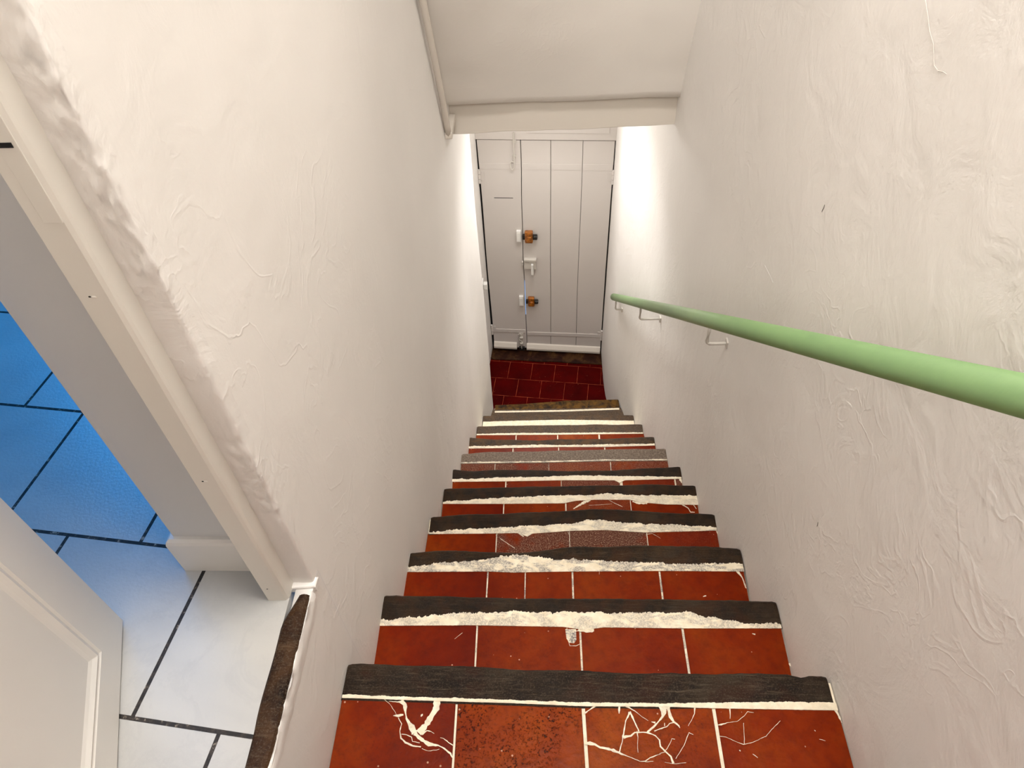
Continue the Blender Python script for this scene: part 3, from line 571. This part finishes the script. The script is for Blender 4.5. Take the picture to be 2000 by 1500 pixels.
for i in range(11):
    z = Z[i]; fr, ne, tl = F[i], N[i], T[i]
    yf = min(p[1] for p in fr); yprev = (max(p[1] for p in F[i - 1]) if i else 0.275)
    x0 = min(fr[0][0], wl(yprev)) ; x1 = wr(yprev)
    if i == 10: x0 = -0.38; x1 = 0.50
    step = empty('stair_step', (0.07, yf, z)); step.location = Vector((0.07, yf, z)) - stairs.location; step.parent = stairs
    off = step
    # body: mortar bed and riser
    bm = bmesh.new(); xa = max(x0, -0.405); xb = x1
    zb = -0.0 if i == 10 else z - 0.30
    add_prism(bm, [(wl(yprev) + .001, yprev - 0.03), (wl(yf) + .001, yf - 0.012), (wr(yf) - .001, yf - 0.012), (wr(yprev) - .001, yprev - 0.03)] if i < 10 else [(-0.385, yprev - 0.03), (-0.345, yf - 0.012), (0.475, yf - 0.012), (0.52, yprev - 0.03)], max(zb, 0), z - 0.003)
    child('mortar_bed', bm, 'mortar', step, color=(MG[i], 0, 0))
    # wooden nosing
    bm = bmesh.new(); rows = []; xs = frange(fr[0][0], fr[-1][0], 0.008)
    ns = 0.006
    for k, x in enumerate(xs):
        y = lerp_poly(fr, x) + 0.0035 * nz(x, i, 0, 9) + 0.0012 * nz(x, i, 3, 60)
        yb = lerp_poly(ne, x) - 0.010
        e = min(1, min(x - xs[0], xs[-1] - x) / 0.007); y -= 0.002 * (1 - e); dz = -0.0015 * abs(nz(x, i, 9, 12)) - 0.001 * (1 - e)
        m1 = yb + (y - yb) * 0.35; m2 = yb + (y - yb) * 0.7
        rows.append([bm.verts.new(c) for c in ((x, yb, z - 0.045), (x, yb, z + 0.0004), (x, m1, z + 0.0010 + dz + .0006 * nz(x, m1, i, 70)), (x, m2, z + 0.0010 + dz + .0008 * nz(x, m2, i, 60)), (x, y - ns, z + dz), (x, y - 0.001, z - 0.004 + dz), (x, y, z - 0.012), (x, y - 0.002, z - 0.062), (x, y - 0.01, z - 0.068))])
    for a, b in zip(rows, rows[1:]):
        for k in range(len(a)): bm.faces.new((a[k], a[(k + 1) % len(a)], b[(k + 1) % len(a)], b[k]))
    bm.faces.new(rows[0]); bm.faces.new(rows[-1][::-1])
    child('wood_nosing', bm, 'wood', step, smooth=False, color=WC[i])
    # tiles
    yb0 = yprev - 0.028
    if i < 9:
        edges = []
        js = J[i]
        def edge_at(y, j): # x of a joint line at y
            (ax, ay), (bx, by), w_ = j
            return ax + (bx - ax) * (ay - y) / (ay - by) if abs(ay - by) > 1e-4 else ax
        lims = [('w', 0)] + [('j', j) for j in js] + [('w', 1)]
        for k in range(len(lims) - 1):
            def xe(y, l, side):
                if l[0] == 'w': return (wl(y) + 0.0015) if l[1] == 0 else (wr(y) - 0.0015)
                jj = l[1]
                # keep joints of the far steps straight: their visible length is too short to measure a slant
                xj = edge_at(y, jj) if i < 2 else jj[0][0] + (0.02 if i == 2 else 0.01) * (jj[0][0] - 0.07) * 0
                return xj + side * jj[2] / 2
            yA = min(lerp_poly(tl, xe(tl[0][1], lims[k], 1)), 9) ; yB = lerp_poly(tl, xe(tl[-1][1], lims[k + 1], -1))
            xl_, xr_ = xe(yA, lims[k], 1), xe(yB, lims[k + 1], -1)
            far = [(xl_, yA)] + [(p[0], p[1]) for p in tl if xl_ + 0.006 < p[0] < xr_ - 0.006] + [(xr_, yB)]
            far = [(x, y + 0.0015) for x, y in far]
            poly = far[::-1] + [(xe(yb0, lims[k], 1), yb0), (xe(yb0, lims[k + 1], -1), yb0)]
            bm = bmesh.new(); add_prism(bm, poly, z - 0.012, z - 0.0002 - 0.0003 * (k % 2), 0.0012)
            tc = TC[i][k]; child('floor_tile', bm, 'tile', step, color=tc)
    elif i == 10:
        bm = bmesh.new(); add_prism(bm, [(-0.372, 3.045), (-0.362, 3.098), (0.488, 3.112), (0.508, 3.045), (0.515, 2.85), (-0.392, 2.85)], z - 0.01, z + 0.001, 0.001)
        child('tread_board', bm, 'wood', step, color=(0.4, 0.4, 0.5))
    # filler band between wood and tiles with a ragged edge
    bm = bmesh.new(); xs = frange(fr[0][0] + .001, (wr(yf) if i < 10 else fr[-1][0]) - 0.002, 0.0022); pv = None
    for x in xs:
        ya = lerp_poly(ne, x) + jag(x, i * 3.7, JAG[i]); yb = lerp_poly(tl, x) - 0.0006 - 0.0008 * abs(nz(x, i, 4, 90))
        if ya < yb + 0.0012: ya = yb + 0.0012
        if i == 9: yb = yprev - 0.03
        cur = [bm.verts.new((x, ya, z - 0.0005)), bm.verts.new((x, ya - 0.0006, z + 0.0021)), bm.verts.new((x, (ya + yb) / 2, z + 0.0024)), bm.verts.new((x, yb, z + 0.0016)), bm.verts.new((x, yb, z - 0.003))]
        if pv:
            for k in range(4): bm.faces.new((pv[k], pv[k + 1], cur[k + 1], cur[k]))
        pv = cur
    child('filler_band', bm, 'mortar', step, color=(MG[i], 0, 0))
    if i in CR:
        cl = []
        for pl in CR[i]:
            hit = [c for c in cl if any(math.hypot(p[0] - q[0], p[1] - q[1]) < 0.008 + (p[2] + q[2]) * 0.5 for r_ in c for q in r_ for p in pl)]
            new = [pl]
            for c in hit: new += c; cl.remove(c)
            cl.append(new)
        for c in cl:
            bm = bmesh.new()
            for n_, pl in enumerate(c): ribbon(bm, pl, z, 0.0006 + 0.00001 * (n_ % 9))
            child('filled_crack', bm, 'mortar', step, color=(0.25, 0, 0))
# grey mortar patch set into the second tread
p1 = [o for o in stairs.children][1]
bm = bmesh.new(); add_prism(bm, [(0.0405, 0.7255), (0.0655, 0.7255), (0.0655, 0.700), (0.060, 0.692), (0.049, 0.693), (0.0425, 0.703)], Z[1] - 0.002, Z[1] + 0.0004)
child('mortar_patch', bm, 'mortar', p1, color=(1, 0, 0))

# ---------------------------------------------------------------- doorway to the room
bm = bmesh.new()
rows = []
for y in frange(-0.2, 0.552, 0.012):
    a = -0.4402 + 0.003 * nz(y, 0, 0, 12); b = -0.4045 + 0.003 * nz(y, 5, 0, 10)
    if y > 0.5: a += (y - 0.5) * 0.35
    zt = ZF + 0.003 + 0.0015 * nz(y, 0, 2, 20)
    rows.append([bm.verts.new(c) for c in ((a, y, ZF - 0.05), (a, y, zt - 0.003), (a + 0.004, y, zt), ((a + b) / 2, y, zt + 0.0015), (b - 0.004, y, zt), (b, y, zt - 0.004), (b, y, ZF - 0.05))])
for a, b in zip(rows, rows[1:]):
    for k in range(7): bm.faces.new((a[k], a[(k + 1) % 7], b[(k + 1) % 7], b[k]))
bm.faces.new(rows[0]); bm.faces.new(rows[-1][::-1])
tag(obj('door_sill', bm, 'sill_wood', color=(0.4, 0.0, 0.9)), 'worn dark brown wooden sill between the marble floor and the stairwell wall', 'door sill')
# ragged plaster lip along the sill
bm = bmesh.new(); pv = None
for y in frange(-0.2, 0.56, 0.004):
    a = -0.4045 + 0.005 * nz(y, 1, 0, 26) - 0.003 * abs(nz(y, 3, 0, 90)); b = -0.4000 + 0.0026 * nz(y, 2, 0, 45)
    zt = ZF + 0.0015 + 0.004 * nz(y, 7, 0, 45)
    cur = [bm.verts.new(c) for c in ((a, y, ZF - 0.004), (a + 0.002, y, zt), (b - 0.003, y, zt - 0.002), (b, y, ZF - 0.010), (b - 0.0015, y, ZF - 0.030 + 0.012 * nz(y, 9, 0, 30)), (-0.4035, y, ZF - 0.05))]
    if pv:
        for k in range(5): bm.faces.new((pv[k], pv[k + 1], cur[k + 1], cur[k]))
    pv = cur
struct('trim_3', bm, 'plaster_rough', smooth=True)
# door frame: far post with bevelled edge, near post, head
frame = empty('door_frame', (-0.455, 0.17, ZF)); tag(frame, 'cream painted wooden door frame of the room opening onto the stairs', 'door frame')
def post(y0, s):
    bm = bmesh.new(); H = 2.03
    sec = [(-0.4745, y0), (-0.4735, y0 - s * 0.001), (-0.4435, y0), (-0.4400, y0 + s * 0.0035), (-0.4385, y0 + s * 0.008), (-0.4380, y0 + s * 0.031), (-0.4745, y0 + s * 0.031)]
    add_prism(bm, sec, ZF, ZF + H); return bm
child('frame_post', post(0.5427, 1), 'casing', frame); child('frame_post', post(-0.18, -1), 'casing', frame)
child('frame_head', box(-0.4745, -0.425, -0.21, 0.574, ZF + 2.03, ZF + 2.07), 'casing', frame)
sp = child('strike_plate', box(-0.462, -0.4435, 0.5413, 0.5429, 3.40, 3.56, bev=0.0004), 'casing', frame)
sl = child('latch_slot', box(-0.4615, -0.4475, 0.5405, 0.5414, 3.475, 3.4795), 'dark', sp)
sp['label'] = 'strike plate painted over'; 
for hx, hz in ((-0.4592, 3.3112), (-0.4593, 2.9917), (-0.4617, 2.6873)):
    bm = bmesh.new(); bmesh.ops.create_uvsphere(bm, u_segments=10, v_segments=6, radius=0.0035)
    for v in bm.verts: v.co = Vector((v.co.x + hx + .001, v.co.y * 0.25 + 0.5424, v.co.z * 0.55 + hz))
    child('nail_head', bm, 'casing', frame)
    bm = bmesh.new(); bmesh.ops.create_uvsphere(bm, u_segments=8, v_segments=6, radius=0.0016)
    for v in bm.verts: v.co = Vector((v.co.x + hx - .002, v.co.y * 0.25 + 0.5415, v.co.z * 0.6 + hz + .0012))
    child('nail_hole', bm, 'dark', frame)
# grey wall of the room seen past the frame, with its baseboard
bm = bmesh.new(); add_box(bm, -0.6265, -0.405 - 0.05, 0.6085, 0.70, ZF, TOP); struct('wall_room_return', bm, 'grey_wall')
bm = bmesh.new(); add_box(bm, -0.6265, -0.56, 0.70, 2.6, ZF, TOP); struct('wall_room_side', bm, 'grey_wall')
def bboard(name, pts, nrm):
    bm = bmesh.new(); rows = []
    prof = [(0, 0), (0.012, 0), (0.0125, 0.084), (0.0105, 0.091), (0.006, 0.095), (0, 0.095)]
    for (x, y), (nx, ny) in zip(pts, nrm): rows.append([bm.verts.new((x + nx * d, y + ny * d, ZF + h)) for d, h in prof])
    for a, b in zip(rows, rows[1:]):
        for k in range(6): bm.faces.new((a[k], a[(k + 1) % 6], b[(k + 1) % 6], b[k]))
    bm.faces.new(rows[0]); bm.faces.new(rows[-1][::-1])
    return struct(name, bm, 'room_door')
bboard('baseboard_room', [(-0.475, 0.6085), (-0.6265, 0.6085), (-0.6265, 2.6)], [(0, -1), (-1, -1), (-1, 0)])
# room shell
bm = bmesh.new(); add_box(bm, -3.1, -3.0, -1.3, 2.7, ZF, TOP); struct('wall_room_far', bm, 'grey_wall')
bm = bmesh.new(); add_box(bm, -3.1, -0.4745, -1.3, -1.2, ZF, TOP); struct('wall_room_near', bm, 'grey_wall')
bm = bmesh.new()
for a in ((-3.0, -2.5, ZF, TOP), (-1.3, -0.6265, ZF, TOP), (-2.5, -1.3, ZF, 3.7), (-2.5, -1.3, 4.85, TOP)): add_box(bm, a[0], a[1], 2.6, 2.7, a[2], a[3])
struct('wall_room_window', bm, 'grey_wall')
win = tag(empty('window_1', (-1.9, 2.65, 3.7)), kind='structure')
bm = bmesh.new()
for a in ((-2.5, -2.45, 3.7, 4.85), (-1.35, -1.3, 3.7, 4.85), (-2.5, -1.3, 3.7, 3.75), (-2.5, -1.3, 4.8, 4.85), (-1.925, -1.875, 3.7, 4.85)): add_box(bm, a[0], a[1], 2.62, 2.67, a[2], a[3])
child('window_frame', bm, 'room_door', win); 
# open room door
A = Vector((-0.7087, 0.5012, ZF)); d = Vector((0.3533, -0.9355, 0)); nrm = Vector((0.9355, 0.3533, 0))
leaf = empty('door_2', (A.x + d.x * 0.72, A.y + d.y * 0.72, ZF)); leaf['kind'] = 'structure'
MX = Matrix(((d.x, -nrm.x, 0, A.x), (d.y, -nrm.y, 0, A.y), (0, 0, 1, ZF), (0, 0, 0, 1)))   # u along leaf, v into leaf, w up
def lbox(bm, u0, u1, v0, v1, w0, w1, bev=0.0): add_box(bm, u0, u1, v0, v1, w0, w1, bev=bev, mtx=MX)
bm = bmesh.new()
panels = [(0.085, 0.635, 0.072, 0.86), (0.085, 0.635, 0.98, 1.90)]
def plane_quad(bm, pts): return bm.faces.new([bm.verts.new(MX @ Vector(p)) for p in pts])
# front skin with moulded recesses
us = [0, 0.085, 0.635, 0.72]; ws = [0.006, 0.072, 0.86, 0.98, 1.90, 2.02]
for a in range(3):
    for b in range(5):
        if a == 1 and b in (1, 3): continue
        plane_quad(bm, [(us[a], 0, ws[b]), (us[a + 1], 0, ws[b]), (us[a + 1], 0, ws[b + 1]), (us[a], 0, ws[b + 1])])
for (u0, u1, w0, w1) in panels:
    prof = [(0, 0), (0.003, 0.003), (0.006, 0.002), (0.012, -0.0005), (0.019, 0.004), (0.025, 0.0065), (0.027, 0.0065)]
    for (i0, d0), (i1, d1) in zip(prof, prof[1:]):
        q0 = [(u0 + i0, d0, w0 + i0), (u1 - i0, d0, w0 + i0), (u1 - i0, d0, w1 - i0), (u0 + i0, d0, w1 - i0)]
        q1 = [(u0 + i1, d1, w0 + i1), (u1 - i1, d1, w0 + i1), (u1 - i1, d1, w1 - i1), (u0 + i1, d1, w1 - i1)]
        for k in range(4): plane_quad(bm, [q0[k], q0[(k + 1) % 4], q1[(k + 1) % 4], q1[k]])
    i1, d1 = prof[-1]
    plane_quad(bm, [(u0 + i1, d1, w0 + i1), (u1 - i1, d1, w0 + i1), (u1 - i1, d1, w1 - i1), (u0 + i1, d1, w1 - i1)])
for pts in ([(0, 0, .006), (0, 0.038, .006), (0, 0.038, 2.02), (0, 0, 2.02)], [(.72, 0, .006), (.72, 0.038, .006), (.72, 0.038, 2.02), (.72, 0, 2.02)],
            [(0, 0.038, .006), (.72, 0.038, .006), (.72, 0.038, 2.02), (0, 0.038, 2.02)], [(0, 0, .006), (.72, 0, .006), (.72, 0.038, .006), (0, 0.038, .006)], [(0, 0, 2.02), (.72, 0, 2.02), (.72, 0.038, 2.02), (0, 0.038, 2.02)]):
    plane_quad(bm, pts)
bmesh.ops.remove_doubles(bm, verts=bm.verts[:], dist=1e-5)
child('door_leaf', bm, 'room_door', leaf)
bm = bmesh.new(); lbox(bm, 0.03, 0.07, -0.006, 0, 0.98, 1.16, 0.001); pl = child('door_plate', bm, 'white_plastic', leaf)
bm = bmesh.new(); lbox(bm, 0.04, 0.055, -0.05, 0, 1.06, 1.075, 0.003); lbox(bm, 0.04, 0.15, -0.055, -0.04, 1.06, 1.075, 0.003); child('door_handle', bm, 'white_plastic', leaf)

# ---------------------------------------------------------------- entrance door at the foot of the stairs
P0 = Vector((-0.409, 3.90, 0)); dd = Vector((0.817, -0.054, 0)).normalized(); dn = Vector((dd.y, -dd.x, 0))   # dn points to the stairs
DM = Matrix(((dd.x, dn.x, 0, P0.x), (dd.y, dn.y, 0, P0.y), (0, 0, 1, 0), (0, 0, 0, 1)))     # u along door, v out of door, w up
def dbox(bm, u0, u1, v0, v1, w0, w1, bev=0.0): return add_box(bm, u0, u1, v0, v1, w0, w1, bev=bev, mtx=DM)
ed = empty('door_1', (0, 3.873, 0)); ed['kind'] = 'structure'
def plank(bm, ul, ur, w0, w1, vf=0.0, th=0.022):
    """board whose two long edges are wavy lines ul(w), ur(w)"""
    ws = frange(w0, w1, 0.06); rows = []
    for w_ in ws:
        a, b = ul(w_), ur(w_); e = 0.0016
        rows.append([bm.verts.new(DM @ Vector(c)) for c in ((a, vf - th, w_), (a, vf - e, w_), (a + e, vf, w_), (b - e, vf, w_), (b, vf - e, w_), (b, vf - th, w_))])
    for r0, r1 in zip(rows, rows[1:]):
        for k in range(6): bm.faces.new((r0[k], r0[(k + 1) % 6], r1[(k + 1) % 6], r1[k]))
    bm.faces.new(rows[0]); bm.faces.new(rows[-1][::-1])
meet = lambda w: 0.2615 - 0.003 * (1 - w / 1.7) + 0.0030 * math.sin(w * 4.2 + 0.6) + 0.0012 * math.sin(w * 13)
Lf = lambda w: 0.002 + 0.006 * (1 - w / 1.7) + 0.002 * math.sin(w * 6)
Rf = lambda w: 0.8185 - 0.004 * math.sin(w * 2) * 0.5
j1 = lambda w: 0.4415 + 0.0012 * math.sin(w * 5)
j2 = lambda w: 0.630 + 0.002 * math.sin(w * 4 + 2)
wt = 1.715
bm = bmesh.new(); plank(bm, lambda w: Lf(w) + .004, lambda w: meet(w) - .0022, 0.03, wt)
# letter slit cut into the board
ll = child('door_leaf', bm, 'door_paint', ed)
bm = bmesh.new()
plank(bm, lambda w: meet(w) + .0022, lambda w: j1(w) - .0014, 0.02, wt)
plank(bm, lambda w: j1(w) + .0014, lambda w: j2(w) - .0012, 0.02, wt)
plank(bm, lambda w: j2(w) + .0012, lambda w: Rf(w) - .004, 0.02, wt)
rl = child('door_leaf', bm, 'door_paint', ed)
bm = bmesh.new(); dbox(bm, 0.2625, 0.86, -0.03, -0.0228, -0.02, 1.74); dbox(bm, -0.04, 0.2575, -0.03, -0.0228, -0.02, 1.74); dbox(bm, 0.25, 0.27, -0.031, -0.0235, 0.66, 1.74); dbox(bm, 0.25, 0.27, -0.031, -0.0235, -0.02, 0.12)
child('gap_light_block', bm, 'dark', ed)  # near-black sheet added to darken the gaps and keep sky light out
# ledges flush with the boards
def ledge(u0, u1, w0, w1, par, th=0.0022):
    bm = bmesh.new(); dbox(bm, u0, u1, 0.0, th, w0, w1, 0.0009); return child('door_ledge', bm, 'door_paint', par)
# slit
bm = bmesh.new(); dbox(bm, 0.086, 0.206, -0.001, 0.0006, 1.3245, 1.3285); child('letter_slit', bm, 'dark', ed)
for par, u0, u1, za, zb in ((ed, 0.012, 0.255, 0.185, 0.215), (ed, 0.266, 0.812, 0.165, 0.195)):
    bm = bmesh.new(); vs = dbox(bm, u0, u1, 0.0, 0.004, za, zb, 0.0012)
    child('door_ledge', bm, 'door_paint', par)
for u0, u1 in ((0.010, 0.255), (0.267, 0.436), (0.446, 0.624), (0.634, 0.812)):
    bm = bmesh.new(); dbox(bm, u0, u1, 0.0, 0.0018, 1.525, 1.565, 0.0008); child('door_ledge', bm, 'door_paint', ed)
# weather boards
def wboard(u0, u1, zt, slope):
    bm = bmesh.new()
    sec = [(0.0, 0.0), (0.030, 0.004), (0.030, 0.020), (0.012, 0.046), (0.0, 0.050)]
    rows = []
    for u in (u0, u1):
        rows.append([bm.verts.new(DM @ Vector((u, v, zt - 0.05 + w_ - slope * (u - u0)))) for v, w_ in sec])
    for k in range(5): bm.faces.new((rows[0][k], rows[0][(k + 1) % 5], rows[1][(k + 1) % 5], rows[1][k]))
    bm.faces.new(rows[0]); bm.faces.new(rows[1][::-1]); return bm
child('weather_board', wboard(0.014, 0.188, 0.088, 0.03), 'beam_paint', ed); child('weather_board', wboard(0.262, 0.812, 0.080, 0.02), 'beam_paint', ed)
# frame around the leaves
bm = bmesh.new(); dbox(bm, -0.03, -0.004, -0.06, 0.004, 0, 1.86); dbox(bm, 0.8215, 0.85, -0.06, 0.002, 0, 1.86); dbox(bm, -0.004, 0.8215, -0.06, 0.006, 1.7215, 1.86)
dbox(bm, 0.30, 0.78, 0.006, 0.010, 1.765, 1.83, 0.001)
child('door_surround', bm, 'door_paint', ed)
# hinges
for u, zc, par in ((0.004, 1.478, ed), (0.8185, 1.485, ed), (0.006, 0.21, ed), (0.816, 0.19, ed)):
    bm = bmesh.new()
    for k in range(3):
        r = bmesh.ops.create_cone(bm, cap_ends=True, segments=12, radius1=0.0085, radius2=0.0085, depth=0.028)
        for v in r['verts']: v.co = DM @ Vector((v.co.x + u, v.co.y + 0.007, v.co.z + zc + (k - 1) * 0.031))
    dbox(bm, u + (0 if u < 0.4 else -0.03), u + (0.03 if u < 0.4 else 0), 0, 0.0035, zc - 0.03, zc + 0.03, 0.001)
    child('door_hinge', bm, 'door_paint', ed)
# two brown slide locks with black bolts and white keepers
def slide_lock(u, zc, s):
    bm = bmesh.new(); dbox(bm, u - 0.023 * s, u + 0.030 * s, 0.0, 0.032, zc - 0.041 * s, zc + 0.045 * s, 0.008)
    dbox(bm, u - 0.012 * s, u + 0.020 * s, 0.030, 0.040, zc - 0.030 * s, zc + 0.012 * s, 0.004)
    body = child('slide_lock', bm, 'amber', ed)
    bm = bmesh.new(); dbox(bm, u - 0.040 * s, u + 0.058 * s, 0.006, 0.024, zc - 0.018 * s, zc + 0.018 * s, 0.004)
    r = bmesh.ops.create_cone(bm, cap_ends=True, segments=16, radius1=0.015, radius2=0.013, depth=0.022)
    for v in r['verts']: v.co = DM @ Vector((v.co.z + u + 0.048 * s, v.co.x + 0.016, v.co.y + zc))
    child('bolt', bm, 'black', body)
    bm = bmesh.new(); dbox(bm, 0.219, 0.249, 0.0, 0.022, zc - 0.040, zc + 0.045, 0.003); dbox(bm, 0.223, 0.245, 0.022, 0.025, zc - 0.032, zc + 0.036, 0.001)
    child('lock_keeper', bm, 'white_plastic', ed)
slide_lock(0.297, 1.048, 1.0); slide_lock(0.302, 0.500, 0.88)
# painted rim lock with lever
bm = bmesh.new(); dbox(bm, 0.263, 0.343, 0.0, 0.022, 0.790, 0.868, 0.003); dbox(bm, 0.263, 0.346, 0.0, 0.030, 0.858, 0.872, 0.002)
rl_ = child('rim_lock', bm, 'metal_paint', ed)
bm = bmesh.new(); dbox(bm, 0.311, 0.327, 0.02, 0.040, 0.752, 0.838, 0.004); dbox(bm, 0.314, 0.324, 0.0, 0.03, 0.82, 0.835, 0.002); child('lever', bm, 'white_plastic', rl_)
bm = bmesh.new(); dbox(bm, 0.246, 0.258, 0.0, 0.018, 0.815, 0.845, 0.003); child('lock_keeper', bm, 'metal_paint', ed)
# long bolt at the head with its loop
bm = bmesh.new(); P = [DM @ Vector(c) for c in ((0.227, 0.012, 1.77), (0.2262, 0.012, 1.70), (0.2245, 0.012, 1.62), (0.2235, 0.012, 1.56), (0.221, 0.013, 1.540), (0.213, 0.014, 1.530), (0.204, 0.013, 1.535), (0.201, 0.012, 1.552), (0.201, 0.010, 1.575), (0.209, 0.009, 1.584), (0.219, 0.009, 1.578))]
tube(bm, P, 0.0042, 8); dbox(bm, 0.216, 0.238, 0.0, 0.012, 1.70, 1.722, 0.002); dbox(bm, 0.214, 0.236, 0.0, 0.010, 1.612, 1.626, 0.002)
child('long_bolt', bm, 'metal_paint', ed, smooth=False)
# foot bolt
bm = bmesh.new(); dbox(bm, 0.205, 0.240, 0.0, 0.006, 0.055, 0.185, 0.002)
P = [DM @ Vector(c) for c in ((0.222, 0.014, 0.175), (0.214, 0.016, 0.186), (0.206, 0.014, 0.178), (0.206, 0.012, 0.120), (0.222, 0.012, 0.110), (0.222, 0.012, 0.03))]
tube(bm, P, 0.0045, 8); dbox(bm, 0.212, 0.234, 0.0, 0.02, 0.075, 0.09, 0.002); dbox(bm, 0.212, 0.234, 0.0, 0.02, 0.135, 0.148, 0.002)
fb = child('foot_bolt', bm, 'metal_paint', ed)
bm = bmesh.new(); dbox(bm, 0.203, 0.222, 0.0, 0.018, 0.012, 0.045, 0.003); dbox(bm, 0.226, 0.246, 0.0, 0.018, 0.012, 0.045, 0.003); child('bolt_socket', bm, 'black', fb)
# threshold
bm = bmesh.new(); rows = []
for u in frange(0, 1, 0.02):
    x = -0.43 + 0.84 * u; yn = 3.788 - 0.068 * u + 0.006 * nz(x, 0, 0, 7) ; yb = 3.925 - 0.055 * u; zt = 0.012 + 0.003 * nz(x, 3, 0, 9)
    rows.append([bm.verts.new(c) for c in ((x, yn, -0.01), (x, yn + 0.004, zt - 0.004), (x, yn + 0.012, zt), (x, (yn + yb) / 2, zt + 0.002), (x, yb, zt), (x, yb, -0.01))])
for a, b in zip(rows, rows[1:]):
    for k in range(6): bm.faces.new((a[k], a[(k + 1) % 6], b[(k + 1) % 6], b[k]))
bm.faces.new(rows[0]); bm.faces.new(rows[-1][::-1])
tag(obj('door_threshold', bm, 'threshold', smooth=True), 'worn dark threshold under the entrance door at the edge of the red tiled floor', 'threshold')

# ---------------------------------------------------------------- light switch in the recess
sw = empty('light_switch', (-0.43, 3.72, 0.765)); tag(sw, 'small white light switch on the recess wall beside the entrance door', 'light switch')
child('switch_plate', box(-0.429, -0.4185, 3.685, 3.755, 0.725, 0.805, bev=0.002), 'white_plastic', sw)
child('switch_button', box(-0.4188, -0.392, 3.702, 3.738, 0.742, 0.788, bev=0.006), 'white_plastic', sw)

# ---------------------------------------------------------------- handrail
hr = empty('handrail', (0.48, 0.5, 3.2)); tag(hr, 'round green painted wooden handrail sloping down the plaster wall on iron brackets', 'handrail')
K = [(0.4069, 3.31, 0.9953), (0.4198, 3.264, 1.0275), (0.4434, 2.558, 1.5817), (0.5048, 1.626, 2.2984), (0.505, 1.2033, 2.6356), (0.503, 0.9618, 2.8314), (0.494, 0.6649, 3.0655), (0.487, 0.5002, 3.1968), (0.478, -0.2, 3.76)]
def rail_at(y):
    # smooth curve through the measured points
    def one(yy):
        for a, b in zip(K, K[1:]):
            if yy <= a[1] and yy >= b[1]:
                f = (a[1] - yy) / (a[1] - b[1]); return Vector((a[0] + (b[0] - a[0]) * f, yy, a[2] + (b[2] - a[2]) * f))
        return Vector(K[0]) if yy > K[0][1] else Vector(K[-1])
    acc = Vector((0, 0, 0))
    for k in (-2, -1, 0, 1, 2):
        h_ = min(0.22, K[0][1] - y, y + 0.2) * k / 2; acc += one(y + h_)
    acc /= 5; return Vector((acc.x, y, acc.z))
bm = bmesh.new(); pts = [rail_at(y) for y in frange(3.31, -0.2, 0.07)]; rad = [0.0215 + 0.0003 * math.sin(k * 1.3) for k in range(len(pts))]
d0 = (pts[1] - pts[0]).normalized()
pts = [pts[0] - d0 * 0.004, pts[0] - d0 * 0.0005] + pts; rad = [0.016, 0.020] + rad
tube(bm, pts, rad, 28)
child('rail', bm, 'rail', hr, smooth=True)
for y, zb in ((3.264, 0.937), (2.558, 1.484), (1.626, 2.207), (0.25, 3.29)):
    p = rail_at(y); X = wr(y)
    P = [Vector((p.x, y, p.z - 0.016)), Vector((p.x, y, (p.z + zb) / 2)), Vector((p.x, y, zb + 0.012)), Vector((p.x + 0.002, y, zb + 0.004)), Vector((p.x + 0.008, y - .001, zb)), Vector(((p.x + X) / 2, y - .002, zb + 0.001)), Vector((X + 0.012, y - 0.003, zb + 0.002))]
    bm = bmesh.new(); tube(bm, P, 0.0055, 10)
    b = child('rail_bracket', bm, 'metal_paint', hr, smooth=True)
    bm = bmesh.new(); add_box(bm, X - 0.006, X + 0.004, y - 0.016, y + 0.010, zb - 0.010, zb + 0.016, bev=0.002); child('bracket_plate', bm, 'metal_paint', b)
# marks in the plaster of the side wall
def crack(name, pts, w_, side, mat, parent):
    """thin line lying on the wall; pts are (y, z), side picks the wall"""
    bm = bmesh.new(); pv = None
    for k, (y, z) in enumerate(pts):
        X = wr(y) - wav(wr(y), y, z) - 0.0007 if side > 0 else 0
        y2, z2 = pts[min(k + 1, len(pts) - 1)]; y1, z1 = pts[max(k - 1, 0)]
        t = Vector((y2 - y1, z2 - z1)).normalized(); e = w_ * (0.35 if k in (0, len(pts) - 1) else 1) / 2
        cur = [bm.verts.new((X - 0.0006 * (s == 0), y - t.y * e * s, z + t.x * e * s)) for s in (-1, 0, 1)]
        if pv:
            for a in range(2): bm.faces.new((pv[a], pv[a + 1], cur[a + 1], cur[a]))
        pv = cur
    return child(name, bm, mat, parent)
crack('plaster_nick', [(1.2404, 2.9517), (1.2415, 2.944), (1.2435, 2.938), (1.2439, 2.9328)], 0.0022, 1, 'mark', rw)
crack('plaster_crack', [(1.1283, 3.366), (1.103, 3.352), (1.0846, 3.3395), (1.060, 3.330), (1.0363, 3.31), (1.020, 3.309), (1.006, 3.314), (0.9934, 3.316)], 0.0012, 1, 'mark_soft', rw)
crack('plaster_scrape', [(1.4748, 2.6244), (1.43, 2.632), (1.40, 2.636), (1.3881, 2.6374)], 0.0025, 1, 'white_plastic', rw)
crack('plaster_nick', [(0.7995, 2.4887), (0.797, 2.483), (0.796, 2.478)], 0.002, 1, 'mark', rw)
# ceiling lamp of the entrance hall and of the stairs (outside the photo's view, they carry the light)
def ceiling_lamp(loc, label):
    t = empty('ceiling_lamp', loc); tag(t, label, 'lamp')
    bm = bmesh.new(); bmesh.ops.create_cone(bm, cap_ends=True, segments=32, radius1=0.09, radius2=0.09, depth=0.03)
    for v in bm.verts: v.co += Vector(loc) + Vector((0, 0, -0.015))
    child('lamp_base', bm, 'white_plastic', t)
    return t
ceiling_lamp((0.02, 3.30, 2.42), 'round white lamp base on the low ceiling behind the beam')
